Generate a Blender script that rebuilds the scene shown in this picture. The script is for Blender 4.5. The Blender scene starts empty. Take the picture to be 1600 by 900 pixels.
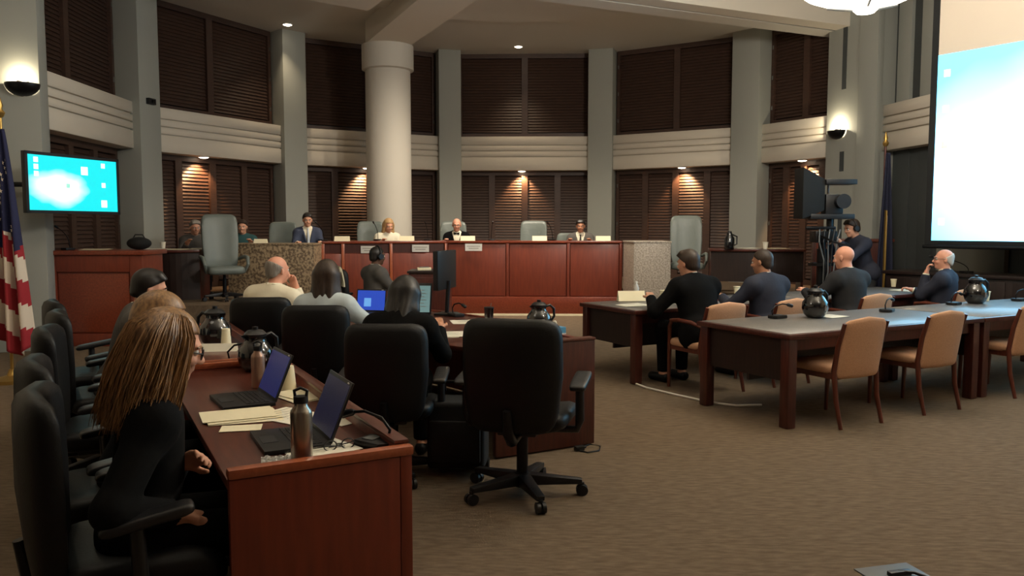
import bpy, bmesh, math, random
import numpy as np
from mathutils import Vector, Matrix
random.seed(7)
R = math.radians
SC = bpy.context.scene
COL = SC.collection

# ------------------------------------------------------------------ camera, world, exposure
EYE = 1.55; FPX = 1250.0; HORIZON = 355.0
PITCH = math.atan((450 - HORIZON) / FPX)
cam_d = bpy.data.cameras.new('camera'); cam = bpy.data.objects.new('camera', cam_d); COL.objects.link(cam)
cam_d.sensor_width = 36.0; cam_d.lens = 36.0 * FPX / 1600.0; cam_d.clip_end = 100
cam.location = (0, 0, EYE); cam.rotation_euler = (math.pi / 2 - PITCH, 0, 0)
SC.camera = cam
SC.view_settings.view_transform = 'Standard'; SC.view_settings.look = 'None'
SC.view_settings.gamma = 1.0; SC.view_settings.exposure = 0.0; SC.view_settings.use_curve_mapping = False
world = bpy.data.worlds.new('world'); SC.world = world; world.use_nodes = True
world.node_tree.nodes['Background'].inputs[0].default_value = (0.9, 0.92, 1.0, 1)
world.node_tree.nodes['Background'].inputs[1].default_value = 0.05

def ray(u, v):
    a = (u - 800) / FPX; b = (450 - v) / FPX
    c, s = math.cos(PITCH), math.sin(PITCH)
    return Vector((a, c + b * s, -s + b * c))
def at_z(u, v, z):
    d = ray(u, v); t = (z - EYE) / d.z
    return Vector((0, 0, EYE)) + d * t
def at_y(u, v, y):
    d = ray(u, v)
    return Vector((0, 0, EYE)) + d * (y / d.y)

def point_light(name, loc, watts, color=(1, .86, .68), radius=.15, parent=None):
    l = bpy.data.lights.new(name, 'POINT'); l.energy = watts; l.color = color; l.shadow_soft_size = radius
    o = bpy.data.objects.new(name, l); COL.objects.link(o); o.location = loc; o.parent = parent
    return o
def spot_light(name, loc, target, watts, angle, blend=.6, color=(1, .72, .45), radius=.03, parent=None):
    l = bpy.data.lights.new(name, 'SPOT'); l.energy = watts; l.color = color; l.shadow_soft_size = radius
    l.spot_size = R(angle); l.spot_blend = blend
    o = bpy.data.objects.new(name, l); COL.objects.link(o); o.location = loc
    o.rotation_euler = (Vector(target) - Vector(loc)).to_track_quat('-Z', 'Y').to_euler(); o.parent = parent
    return o

# ------------------------------------------------------------------ materials
def lin(r, g, b):
    f = lambda c: (c / 255 / 12.92) if c / 255 <= .04045 else ((c / 255 + .055) / 1.055) ** 2.4
    return (f(r), f(g), f(b), 1)
MATS = {}
def mat(name, rgb, rough=.6, metal=0, rgb2=None, scale=8, stretch=(1, 1, 1), bump=0, bscale=None, detail=4, spec=.5, coat=0, emit=None, estr=0, ramp=(.35, .65), trans=0, mrot=0):
    m = bpy.data.materials.new(name); m.use_nodes = True; nt = m.node_tree; b = nt.nodes['Principled BSDF']
    b.inputs['Base Color'].default_value = lin(*rgb); b.inputs['Roughness'].default_value = rough
    b.inputs['Metallic'].default_value = metal; b.inputs['Specular IOR Level'].default_value = spec
    b.inputs['Coat Weight'].default_value = coat; b.inputs['Coat Roughness'].default_value = .15
    if trans: b.inputs['Transmission Weight'].default_value = trans
    if emit:
        b.inputs['Emission Color'].default_value = lin(*emit); b.inputs['Emission Strength'].default_value = estr
    if rgb2 or bump:
        tc = nt.nodes.new('ShaderNodeTexCoord'); mp = nt.nodes.new('ShaderNodeMapping'); mp.inputs['Scale'].default_value = stretch; mp.inputs['Rotation'].default_value = (0, 0, mrot)
        nt.links.new(tc.outputs['Object'], mp.inputs['Vector'])
        nz = nt.nodes.new('ShaderNodeTexNoise'); nz.inputs['Scale'].default_value = scale; nz.inputs['Detail'].default_value = detail
        nt.links.new(mp.outputs[0], nz.inputs['Vector'])
        if rgb2:
            cr = nt.nodes.new('ShaderNodeValToRGB'); cr.color_ramp.elements[0].position = ramp[0]; cr.color_ramp.elements[1].position = ramp[1]
            cr.color_ramp.elements[0].color = lin(*rgb); cr.color_ramp.elements[1].color = lin(*rgb2)
            nt.links.new(nz.outputs['Fac'], cr.inputs['Fac']); nt.links.new(cr.outputs['Color'], b.inputs['Base Color'])
        if bump:
            n2 = nz
            if bscale:
                n2 = nt.nodes.new('ShaderNodeTexNoise'); n2.inputs['Scale'].default_value = bscale; n2.inputs['Detail'].default_value = 3
                nt.links.new(mp.outputs[0], n2.inputs['Vector'])
            bp = nt.nodes.new('ShaderNodeBump'); bp.inputs['Strength'].default_value = bump; bp.inputs['Distance'].default_value = .02
            nt.links.new(n2.outputs['Fac'], bp.inputs['Height']); nt.links.new(bp.outputs['Normal'], b.inputs['Normal'])
    MATS[name] = m
    return m
mat('carpet', (98, 84, 69), .95, rgb2=(122, 106, 88), scale=9, stretch=(1.2, 4.5, 1), bump=.35, bscale=90, detail=10, spec=.1, ramp=(.3, .7), mrot=.5)
mat('pier_paint', (158, 160, 152), .75, bump=.03, scale=60)
mat('ceiling_paint', (216, 212, 202), .85, bump=.03, scale=40)
mat('beam_paint', (222, 214, 200), .8, bump=.03, scale=40)
mat('band_paint', (214, 205, 190), .6, bump=.03, scale=50)
mat('beige_wall', (196, 182, 160), .8, bump=.03, scale=40)
mat('column_paint', (204, 198, 186), .7, bump=.03, scale=40)
mat('shutter_wood', (60, 43, 36), .5, rgb2=(76, 54, 43), scale=6, stretch=(1, 1, 14))
mat('dark_recess', (64, 68, 68), .8, bump=.02, scale=30)
mat('red_wood', (112, 46, 29), .42, rgb2=(126, 54, 33), scale=5, stretch=(6, 6, .6), coat=.1)
mat('red_wood_flat', (112, 46, 28), .3, rgb2=(134, 60, 36), scale=5, stretch=(9, .8, 9), coat=.35)
mat('rim_wood', (150, 76, 46), .3, rgb2=(166, 88, 54), scale=5, stretch=(9, 1, 9), coat=.4)
mat('dark_wood', (66, 28, 22), .35, rgb2=(82, 38, 28), scale=6, stretch=(9, 9, .8), coat=.2)
mat('black_wood', (34, 24, 22), .4, rgb2=(44, 30, 26), scale=6, stretch=(9, 9, .8))
mat('desk_top', (82, 40, 30), .3, rgb2=(98, 50, 36), scale=5, stretch=(9, .8, 9), coat=.25)
mat('table_top', (104, 102, 100), .48, spec=1.0, rgb2=(116, 112, 108), scale=90, coat=.25)
mat('granite', (98, 80, 60), .45, rgb2=(168, 146, 116), scale=26, detail=6, ramp=(.42, .58))
mat('granite_pale', (150, 140, 128), .45, rgb2=(188, 178, 164), scale=40, detail=6, ramp=(.42, .58))
mat('black_leather', (11, 11, 12), .5, bump=.06, scale=120, spec=.3)
mat('black_fabric', (10, 11, 11), .85, bump=.12, scale=250)
mat('black_plastic', (22, 22, 24), .42)
mat('black_metal', (28, 28, 30), .35, metal=.6)
mat('grey_plastic', (96, 98, 98), .5)
mat('grey_leather', (106, 114, 109), .4, bump=.06, scale=100)
mat('tan_fabric', (196, 150, 116), .85, rgb2=(208, 162, 128), scale=120, bump=.08)
mat('chair_wood', (86, 40, 28), .35, rgb2=(102, 50, 34), scale=6, stretch=(9, 9, 1), coat=.2)
mat('paper', (236, 232, 214), .8)
mat('cream_card', (240, 230, 196), .7)
mat('print_grey', (168, 164, 156), .8)
mat('steel', (176, 168, 156), .3, metal=1.0)
mat('bronze_bottle', (172, 140, 124), .35, metal=.7)
mat('chrome', (190, 190, 190), .15, metal=1)
mat('gold', (184, 148, 80), .35, metal=.8)
mat('pitcher_glass', (12, 14, 18), .12, spec=.8, coat=.5)
mat('pitcher_black', (16, 17, 20), .1, spec=.8, coat=.6)
mat('navy_cloth', (22, 26, 48), .85)
mat('flag_blue', (30, 34, 70), .85)
mat('flag_red', (150, 30, 40), .85)
mat('flag_white', (214, 200, 182), .85)
mat('white_plastic', (230, 230, 226), .5)
mat('downlight_glow', (255, 240, 215), .5, emit=(255, 236, 205), estr=14)
mat('bowl_glass', (250, 244, 230), .4, emit=(255, 243, 222), estr=9.0)
mat('bowl_glass_dim', (250, 244, 230), .4, emit=(255, 243, 222), estr=1.6)
mat('sconce_glow', (255, 240, 205), .5, emit=(255, 236, 190), estr=5)
mat('screen_fabric', (200, 188, 172), .8)
mat('laptop_key', (40, 40, 42), .5)
mat('blue_screen', (20, 40, 120), .4, emit=(46, 84, 205), estr=.7)
mat('blue_window', (90, 150, 230), .4, emit=(110, 175, 240), estr=.7)
mat('night_screen', (12, 18, 40), .25, emit=(40, 60, 140), estr=.06)
mat('dusk_screen', (16, 24, 56), .25, emit=(52, 64, 150), estr=.2)
mat('pale_screen', (90, 120, 120), .4, emit=(130, 165, 165), estr=.5)
mat('cable_white', (220, 214, 200), .6)
mat('tissue_blue', (80, 150, 190), .7)
mat('eye_white', (225, 220, 212), .3)
mat('eye_dark', (30, 22, 18), .2)
# people
mat('skin_fair', (214, 158, 130), .55, spec=.35, bump=.03, scale=150)
mat('skin_pink', (222, 160, 134), .5, spec=.35, bump=.03, scale=150)
mat('skin_tan', (188, 134, 104), .55, spec=.35, bump=.03, scale=150)
mat('skin_dark', (98, 68, 52), .5, spec=.35, bump=.03, scale=150)
mat('cloth_black', (10, 10, 11), .95, spec=.15, bump=.15, bscale=14, scale=40)
mat('cloth_charcoal', (30, 30, 33), .9, bump=.15, bscale=14, scale=40)
mat('cloth_navy', (34, 38, 54), .85, bump=.15, bscale=14, scale=40)
mat('cloth_blue_suit', (58, 66, 88), .85, bump=.15, bscale=14, scale=40)
mat('cloth_white', (236, 228, 204), .85, bump=.2, bscale=16, scale=40)
mat('cloth_paleblue', (188, 200, 204), .85, bump=.2, bscale=16, scale=40)
mat('cloth_grey', (86, 82, 78), .9, bump=.15, bscale=14, scale=40)
mat('cloth_teal', (40, 78, 80), .9, bump=.15, bscale=14, scale=40)
mat('cloth_tie', (196, 204, 214), .6)
mat('cloth_darktie', (40, 44, 40), .6)
mat('hair_black', (22, 18, 16), .45, rgb2=(32, 26, 22), scale=14, stretch=(8, 8, 1))
mat('hair_dark', (44, 32, 24), .5, rgb2=(60, 44, 32), scale=14, stretch=(8, 8, 1))
mat('hair_brown', (96, 68, 42), .42, rgb2=(164, 122, 76), scale=9, stretch=(9, 9, .8), ramp=(.3, .7))
mat('hair_blonde', (176, 136, 88), .5, rgb2=(200, 162, 112), scale=14, stretch=(8, 8, 1))
mat('hair_grey', (120, 112, 102), .6, rgb2=(150, 142, 132), scale=14, stretch=(8, 8, 1))
mat('hair_white', (200, 192, 182), .6)

def screen_mat(name, inner, outer, s_in, s_out, cx, cy, rx, ry):
    """lit display: a bright blob on a coloured desktop (object X and Z in metres)"""
    m = bpy.data.materials.new(name); m.use_nodes = True; nt = m.node_tree; b = nt.nodes['Principled BSDF']
    tc = nt.nodes.new('ShaderNodeTexCoord'); mp = nt.nodes.new('ShaderNodeMapping')
    mp.inputs['Location'].default_value = (-cx / rx, 0, -cy / ry); mp.inputs['Scale'].default_value = (1 / rx, 0, 1 / ry)
    nt.links.new(tc.outputs['Object'], mp.inputs['Vector'])
    nz = nt.nodes.new('ShaderNodeTexNoise'); nz.inputs['Scale'].default_value = 1.6; nt.links.new(mp.outputs[0], nz.inputs['Vector'])
    gr = nt.nodes.new('ShaderNodeVectorMath'); gr.operation = 'LENGTH'; nt.links.new(mp.outputs[0], gr.inputs[0])
    ad = nt.nodes.new('ShaderNodeMath'); ad.operation = 'MULTIPLY_ADD'; ad.inputs[1].default_value = .5
    nt.links.new(nz.outputs['Fac'], ad.inputs[0]); nt.links.new(gr.outputs['Value'], ad.inputs[2])
    cr = nt.nodes.new('ShaderNodeValToRGB'); cr.color_ramp.elements[0].position = .55; cr.color_ramp.elements[1].position = 1.25 / 1.3
    cr.color_ramp.elements[0].color = [c * s_in for c in lin(*inner)[:3]] + [1]
    cr.color_ramp.elements[1].color = [c * s_out for c in lin(*outer)[:3]] + [1]
    nt.links.new(ad.outputs[0], cr.inputs['Fac']); nt.links.new(cr.outputs['Color'], b.inputs['Emission Color'])
    b.inputs['Emission Strength'].default_value = 1.0; b.inputs['Base Color'].default_value = (.02, .03, .05, 1); b.inputs['Roughness'].default_value = .4
    MATS[name] = m
screen_mat('tv_desktop', (255, 255, 255), (0, 235, 240), 1.5, 1.1, -.22, -.06, .62, .33)
screen_mat('projected_desktop', (150, 212, 248), (96, 204, 246), 5.2, 3.6, -.7, -.35, 2.7, 2.2)  # emission stands in for a projector's light on the cloth

# ------------------------------------------------------------------ mesh building
class B:
    def __init__(s): s.v = []; s.f = []
    def add(s, vs, fs):
        n = len(s.v); s.v += [tuple(p) for p in vs]; s.f += [tuple(i + n for i in f) for f in fs]; return s
    def box(s, x0, x1, y0, y1, z0, z1, M=None):
        vs = [Vector((x, y, z)) for z in (z0, z1) for y in (y0, y1) for x in (x0, x1)]
        if M: vs = [M @ p for p in vs]
        return s.add(vs, [(0, 2, 3, 1), (4, 5, 7, 6), (0, 1, 5, 4), (2, 6, 7, 3), (0, 4, 6, 2), (1, 3, 7, 5)])
    def beam(s, p0, p1, w, h, up=(0, 0, 1)):
        p0, p1 = Vector(p0), Vector(p1); d = (p1 - p0).normalized(); up = Vector(up)
        sd = d.cross(up)
        if sd.length < 1e-4: sd = d.cross(Vector((1, 0, 0)))
        sd.normalize(); u = sd.cross(d)
        vs = [p + sd * a * w / 2 + u * b * h / 2 for p in (p0, p1) for a, b in ((-1, -1), (1, -1), (1, 1), (-1, 1))]
        return s.add(vs, [(0, 1, 2, 3), (7, 6, 5, 4), (0, 4, 5, 1), (1, 5, 6, 2), (2, 6, 7, 3), (3, 7, 4, 0)])
    def tube(s, pts, rad, seg=10, cap=True):
        pts = [Vector(p) for p in pts]; n = len(pts)
        if not hasattr(rad, '__len__'): rad = [rad] * n
        base = len(s.v); prev = None
        for i, p in enumerate(pts):
            d = (pts[min(i + 1, n - 1)] - pts[max(i - 1, 0)]).normalized()
            if prev is None:
                a = Vector((0, 0, 1)) if abs(d.z) < .9 else Vector((1, 0, 0)); u = d.cross(a).normalized()
            else:
                u = (prev - d * prev.dot(d)).normalized()
            prev = u; w = d.cross(u)
            for k in range(seg):
                t = 2 * math.pi * k / seg; s.v.append(tuple(p + (u * math.cos(t) + w * math.sin(t)) * rad[i]))
        for i in range(n - 1):
            for k in range(seg):
                a = base + i * seg + k; b = base + i * seg + (k + 1) % seg
                s.f.append((a, b, b + seg, a + seg))
        if cap:
            s.f.append(tuple(base + k for k in range(seg))[::-1]); s.f.append(tuple(base + (n - 1) * seg + k for k in range(seg)))
        return s
    def lathe(s, prof, seg=24, c=(0, 0, 0)):
        base = len(s.v); n = len(prof)
        for r, z in prof:
            for k in range(seg):
                t = 2 * math.pi * k / seg; s.v.append((c[0] + r * math.cos(t), c[1] + r * math.sin(t), c[2] + z))
        for i in range(n - 1):
            for k in range(seg):
                a = base + i * seg + k; b = base + i * seg + (k + 1) % seg
                s.f.append((a, b, b + seg, a + seg))
        s.f.append(tuple(base + k for k in range(seg))[::-1]); s.f.append(tuple(base + (n - 1) * seg + k for k in range(seg)))
        return s
    def prism(s, poly, z0, z1):
        n = len(poly); vs = [(p[0], p[1], z0) for p in poly] + [(p[0], p[1], z1) for p in poly]
        return s.add(vs, [tuple(range(n))[::-1], tuple(range(n, 2 * n))] + [(i, (i + 1) % n, n + (i + 1) % n, n + i) for i in range(n)])
    def grid(s, fn, nu, nv, thick=None):
        """sheet fn(u,v)->Vector ; thick closes it along the normals"""
        P = [[Vector(fn(i / nu, j / nv)) for j in range(nv + 1)] for i in range(nu + 1)]
        def sheet(off, flip):
            b = len(s.v)
            for i in range(nu + 1):
                for j in range(nv + 1):
                    p = P[i][j]
                    if off:
                        du = P[min(i + 1, nu)][j] - P[max(i - 1, 0)][j]; dv = P[i][min(j + 1, nv)] - P[i][max(j - 1, 0)]
                        nn = du.cross(dv); nn = nn.normalized() if nn.length > 1e-9 else Vector((0, 0, 1)); p = p + nn * off
                    s.v.append(tuple(p))
            for i in range(nu):
                for j in range(nv):
                    q = (b + i * (nv + 1) + j, b + (i + 1) * (nv + 1) + j, b + (i + 1) * (nv + 1) + j + 1, b + i * (nv + 1) + j + 1)
                    s.f.append(q[::-1] if flip else q)
            return b
        if thick is None:
            sheet(0, False); return s
        a = sheet(thick / 2, False); b = sheet(-thick / 2, True); m = nv + 1
        ring = [(i, 0) for i in range(nu + 1)] + [(nu, j) for j in range(1, nv + 1)] + [(i, nv) for i in range(nu - 1, -1, -1)] + [(0, j) for j in range(nv - 1, 0, -1)]
        for k in range(len(ring)):
            i0, j0 = ring[k]; i1, j1 = ring[(k + 1) % len(ring)]
            s.f.append((b + i0 * m + j0, b + i1 * m + j1, a + i1 * m + j1, a + i0 * m + j0))
        return s
    def ball(s, c, r, seg=16, rings=10):
        rr = r if hasattr(r, '__len__') else (r, r, r); b = len(s.v)
        for i in range(1, rings):
            ph = math.pi * i / rings
            for k in range(seg):
                t = 2 * math.pi * k / seg
                s.v.append((c[0] + rr[0] * math.sin(ph) * math.cos(t), c[1] + rr[1] * math.sin(ph) * math.sin(t), c[2] + rr[2] * math.cos(ph)))
        top = len(s.v); s.v.append((c[0], c[1], c[2] + rr[2])); bot = len(s.v); s.v.append((c[0], c[1], c[2] - rr[2]))
        for i in range(rings - 2):
            for k in range(seg):
                a = b + i * seg + k; d = b + i * seg + (k + 1) % seg; s.f.append((a, a + seg, d + seg, d))
        for k in range(seg):
            s.f.append((top, b + k, b + (k + 1) % seg)); q = b + (rings - 2) * seg; s.f.append((bot, q + (k + 1) % seg, q + k))
        return s
    def build(s, name, m, parent=None, smooth=False, bevel=0, bseg=2, auto=True):
        me = bpy.data.meshes.new(name); bm = bmesh.new()
        vs = [bm.verts.new(p) for p in s.v]
        for f in s.f:
            try: bm.faces.new([vs[i] for i in f])
            except ValueError: pass
        bmesh.ops.remove_doubles(bm, verts=bm.verts, dist=1e-6)
        bmesh.ops.recalc_face_normals(bm, faces=bm.faces)
        if bevel:
            ed = [e for e in bm.edges if len(e.link_faces) == 2 and e.calc_face_angle(0) > .5]
            bmesh.ops.bevel(bm, geom=ed, offset=bevel, segments=bseg, affect='EDGES', profile=.6, clamp_overlap=True)
        if smooth or bevel:
            for f in bm.faces: f.smooth = True
            for e in bm.edges:
                if len(e.link_faces) == 2 and e.calc_face_angle(0) > R(50): e.smooth = False
        bm.to_mesh(me); bm.free(); me.materials.append(MATS[m] if isinstance(m, str) else m)
        o = bpy.data.objects.new(name, me); COL.objects.link(o); o.parent = parent
        return o
def tag(o, label, cat, group=None):
    o['label'] = label; o['category'] = cat
    if group: o['group'] = group
    return o
def thing(name, label, cat, loc=(0, 0, 0), rz=0, group=None):
    o = bpy.data.objects.new(name, None); o.empty_display_size = .1; COL.objects.link(o)
    o.location = loc; o.rotation_euler = (0, 0, rz)
    return tag(o, label, cat, group)
def struct(o): o['kind'] = 'structure'; return o
def root(name, loc=(0, 0, 0), rz=0):
    o = bpy.data.objects.new(name, None); o.empty_display_size = .1; COL.objects.link(o); o.location = loc; o.rotation_euler = (0, 0, rz)
    return struct(o)
def copy_tree(o, parent=None):
    c = o.copy(); COL.objects.link(c); c.parent = parent
    for ch in o.children: copy_tree(ch, c)
    return c
def place(proto, used, loc, rz, label, group=None):
    o = proto if not used else copy_tree(proto)
    used.append(1); o.location = loc; o.rotation_euler = (0, 0, rz); o['label'] = label
    if group: o['group'] = group
    return o
def facing(dx, dy): return math.atan2(-dx, dy)      # rotation that turns local +Y to (dx,dy)
ROT = R(28.1); NX, NY = math.cos(ROT), math.sin(ROT)
def F(o, x, y):                                      # the furniture frame shared by desks and tables: x along n, y along u
    return (o[0] + x * NX - y * NY, o[1] + x * NY + y * NX)

# ================================================================== THE SETTING
CX, CY, RW = .1, 12.1, 6.5
ZC = 5.5; PLAT = .42; BAND0, BAND1 = 2.84, 3.60
def on_wall(u, r=RW):
    k = (u - 800) / FPX
    a = 1 + k * k; b = -2 * (CY + k * CX); c = CX ** 2 + CY ** 2 - r * r
    d = (-b + math.sqrt(max(b * b - 4 * a * c, 0))) / (2 * a)
    return math.atan2(d - CY, k * d - CX)
def polar(t, r): return Vector((CX + r * math.cos(t), CY + r * math.sin(t), 0))

fl = struct(B().box(-9, 12, -7, 20, -.1, 0).build('floor', 'carpet'))
# hall walls
struct(B().box(-6.75, -6.6, -7, 10.6, 0, 5.9).build('wall_left', 'beige_wall'))
wr = B().prism([(6.75, 12.3), (9.2, 8.4), (9.2, -7), (9.4, -7), (9.4, 8.5), (6.95, 12.4)], 0, 5.9)
struct(wr.build('wall_right', 'beige_wall'))
struct(B().box(-6.75, 9.4, -7.15, -7, 0, 5.9).build('wall_rear', 'dark_wood'))
# curved shell behind the shutters
sh = B(); N = 48; t0, t1 = math.pi * 1.13, -math.pi * .06
arc = [polar(t0 + (t1 - t0) * i / N, RW + .62) for i in range(N + 1)]; arc2 = [polar(t0 + (t1 - t0) * i / N, RW + .8) for i in range(N + 1)]
sh.prism([(p.x, p.y) for p in arc] + [(p.x, p.y) for p in arc2[::-1]], 0, 5.9)
struct(sh.build('wall_back', 'dark_recess'))
# ceilings
struct(B().box(-9, 12, -7, 20, 5.9, 6.0).build('ceiling', 'beam_paint'))
ring = [polar(t0 + (t1 - t0) * i / N, RW + .75) for i in range(N + 1)]
struct(B().prism([(p.x, p.y) for p in ring], ZC, 5.9).build('ceiling_apse', 'ceiling_paint'))
disc = [polar(2 * math.pi * i / 64, 3.3) for i in range(64)]
struct(B().prism([(p.x, p.y) for p in disc], ZC - .1, ZC + .01).build('ceiling_disc', 'ceiling_paint'))
# beam across the mouth of the apse, with a reveal, and the beam running out from the round column
bd = Vector((.915, .405, 0)); bn = Vector((-.405, .915, 0)); b0 = Vector((1.54, 12.43, 0))
def bpoly(a0, a1, o0, o1): return [tuple((b0 + bd * a + bn * o)[:2]) for a, o in ((a0, o0), (a1, o0), (a1, o1), (a0, o1))]
bm_ = root('ceiling_beam')
B().prism(bpoly(-9, 5.6, 0, .34), 5.08, 5.95).build('beam_face', 'beam_paint', bm_)
B().prism(bpoly(-9, 5.6, .34, .40), 5.16, 5.95).build('reveal', 'dark_recess', bm_)
B().prism(bpoly(-9, 5.6, .40, .80), 5.08, 5.9).build('beam_soffit', 'ceiling_paint', bm_)
cb = root('ceiling_beam_column')
c0 = Vector((-2.44, 15.9, 0)); c1 = Vector((-.75, 12.2, 0)); cd = (c1 - c0).normalized(); cn = Vector((cd.y, -cd.x, 0))
B().prism([tuple((p + cn * s * .42)[:2]) for p, s in ((c0, -1), (c0, 1), (c1, 1), (c1, -1))], 5.08, 5.6).build('soffit', 'beam_paint', cb)
struct(B().prism([(-7, 9.9), (-2.35, 13.4), (-1.75, 12.3), (-2.2, 10.9), (-7, 8.6)], 5.08, 5.6).build('ceiling_soffit', 'beam_paint'))
# round column
col_ = root('wall_column', (-2.44, 16.0, 0))
B().lathe([(.44, PLAT - .1), (.44, 4.62)], 40).build('shaft', 'column_paint', col_, smooth=True)
B().lathe([(.44, 4.6), (.505, 4.62), (.505, 5.085), (.44, 5.09)], 40).build('capital', 'column_paint', col_, smooth=True)

# piers
PU = [(48, .42, .5), (224, .52, .62), (457, .52, .62), (702, .5, .6), (939, .55, .62), (1168, .62, .62), (1340, 1.25, .8)]
TH = [on_wall(u) for u, _, _ in PU]
def pbox(b, t, r0, r1, w, z0, z1, off=0):
    c, s = math.cos(t), math.sin(t); er = Vector((c, s, 0)); et = Vector((-s, c, 0)); o = Vector((CX, CY, 0))
    M = Matrix(((et.x, er.x, 0, o.x), (et.y, er.y, 0, o.y), (0, 0, 1, 0), (0, 0, 0, 1)))
    return b.box(-w / 2 + off, w / 2 + off, r0, r1, z0, z1, M)
def pier_off(t, r, u):
    er = Vector((math.cos(t), math.sin(t), 0)); et = Vector((-er.y, er.x, 0)); k = (u - 800) / FPX
    o = Vector((CX, CY, 0)) + er * r
    return (k * o.y - o.x) / (et.x - k * et.y)
for i, ((u, w, dp), t) in enumerate(zip(PU, TH)):
    p = root('wall_pier_%d' % (i + 1))
    pbox(B(), t, 6.27, 6.27 + dp + .3, w, 0, ZC).build('pier', 'pier_paint', p, bevel=.008)
    if i == 6:
        so = pier_off(t, 6.262, 1310)
        pbox(B(), t, 6.262, 6.285, .1, 4.0, ZC - .1, so).build('slot', 'dark_recess', p)
        pbox(B(), t, 6.262, 6.285, .1, 2.55, 2.9, so).build('slot', 'dark_recess', p)
        pbox(B(), t, 6.262, 6.285, .1, 1.3, 1.75, so).build('slot', 'dark_recess', p)
        pbox(B(), t, 6.16, 6.29, .42, 1.2, ZC, -.45).build('fin', 'pier_paint', p, bevel=.006)
# last pier, the end of the right hand bay (behind the screen)
TEND = on_wall(1500); TH2 = TH + [TEND]
pe = root('wall_pier_8'); pbox(B(), TEND, 6.27, 7.0, .5, 0, ZC).build('pier', 'pier_paint', pe, bevel=.008)
PW = [w for _, w, _ in PU] + [.5]

# bays: a banded apron between a high and a low row of louvred shutters
for i in range(7):
    ta, tb = TH2[i], TH2[i + 1]
    A = polar(ta, RW); Bp = polar(tb, RW); d = (Bp - A); L = d.length; d.normalize()
    n = Vector((-d.y, d.x, 0));                       # outwards
    if n.dot(A - Vector((CX, CY, 0))) < 0: n = -n
    wa, wb = PW[i] / 2 - .04, PW[i + 1] / 2 - .04
    a0, a1 = wa, L - wb
    def M(off, z=0): return Matrix(((d.x, n.x, 0, A.x + n.x * off), (d.y, n.y, 0, A.y + n.y * off), (0, 0, 1, z), (0, 0, 0, 1)))
    tr = root('trim_%d' % (i + 1))
    B().box(a0, a1, .03, .55, BAND0, BAND1 - .01, M(0)).build('apron', 'band_paint', tr)
    zs = [BAND0, BAND0 + .3, BAND0 + .43, BAND0 + .56, BAND1]
    for k in range(4):
        B().box(a0 + .002, a1 - .002, -.02, .035, zs[k] + (.012 if k else 0), zs[k + 1] - .012 if k < 3 else zs[k + 1], M(0)).build('board', 'band_paint', tr, bevel=.006, bseg=1)
    for lv, (z0, z1) in enumerate(((BAND1, ZC), (PLAT, BAND0))):
        wn = root('window_%d' % (2 * i + lv + 1))
        if i == 6:                                    # the last bay has plain grey boards instead of shutters
            B().box(a0, a1, .22, .3, z0, z1, M(0)).build('back_board', 'dark_recess', wn)
            for k in range(3):
                xx = a0 + (a1 - a0) * (k + .5) / 3; B().box(xx - .17, xx + .17, .16 if lv == 0 else .2, .24, z0, z1, M(0)).build('panel', 'pier_paint' if lv == 0 else 'dark_recess', wn, bevel=.006)
            continue
        npan = 2 if L > 2.2 else 1
        if lv == 1 and L > 2.4: npan = 4
        B().box(a0, a1, .40, .45, z0, z1, M(0)).build('back_board', 'black_wood', wn)
        fr = B(); fw = .07
        fr.box(a0, a1, .27, .36, z1 - .1, z1, M(0)); fr.box(a0, a1, .27, .36, z0, z0 + .1, M(0))
        for k in range(npan + 1):
            xx = a0 + (a1 - a0) * k / npan
            fr.box(max(a0, xx - fw), min(a1, xx + fw), .27, .36, z0 + .1, z1 - .1, M(0))
        fr.build('frame', 'shutter_wood', wn)
        for k in range(npan):
            x0 = a0 + (a1 - a0) * k / npan + fw; x1 = a0 + (a1 - a0) * (k + 1) / npan - fw
            lb = B(); z = z0 + .13
            while z < z1 - .14:
                vs = [(x0, .315, z), (x1, .315, z), (x1, .345, z + .066), (x0, .345, z + .066), (x0, .327, z - .004), (x1, .327, z - .004), (x1, .357, z + .062), (x0, .357, z + .062)]
                lb.add([M(0) @ Vector(p) for p in vs], [(0, 1, 2, 3), (7, 6, 5, 4), (0, 4, 5, 1), (3, 2, 6, 7)]); z += .064
            o = lb.build('louvres', 'shutter_wood', wn); o['kind'] = 'stuff'
        for k in (0, npan):
            xx = a0 + (a1 - a0) * k / npan + (.035 if k == 0 else -.035)
            hb = B()
            for zz in (z0 + .35, z1 - .35, (z0 + z1) / 2): hb.box(xx - .012, xx + .012, .262, .272, zz - .04, zz + .04, M(0))
            hb.build('hinge', 'chrome', wn)

# raised platforms left and right of the well, and behind the dais
plat = [(-7.2, 11.2), (-3.9, 11.6), (-3.9, 13.75), (-3.1, 14.1), (-1.1, 14.7), (1.9, 14.6), (2.7, 13.9), (2.7, 12.2), (3.6, 11.9), (4.4, 12.1), (5.6, 12.9), (7.2, 12.9)]
arcp = [polar(t, RW + .5) for t in [math.pi * 0.04 + (math.pi * .98) * k / 30 for k in range(31)]]
poly = plat + [(p.x, p.y) for p in arcp if p.y > 11.2 and not (p.x > 6.3 and p.y < 12.9)]
struct(B().prism(poly, 0, PLAT).build('floor_platform', 'carpet'))

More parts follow.
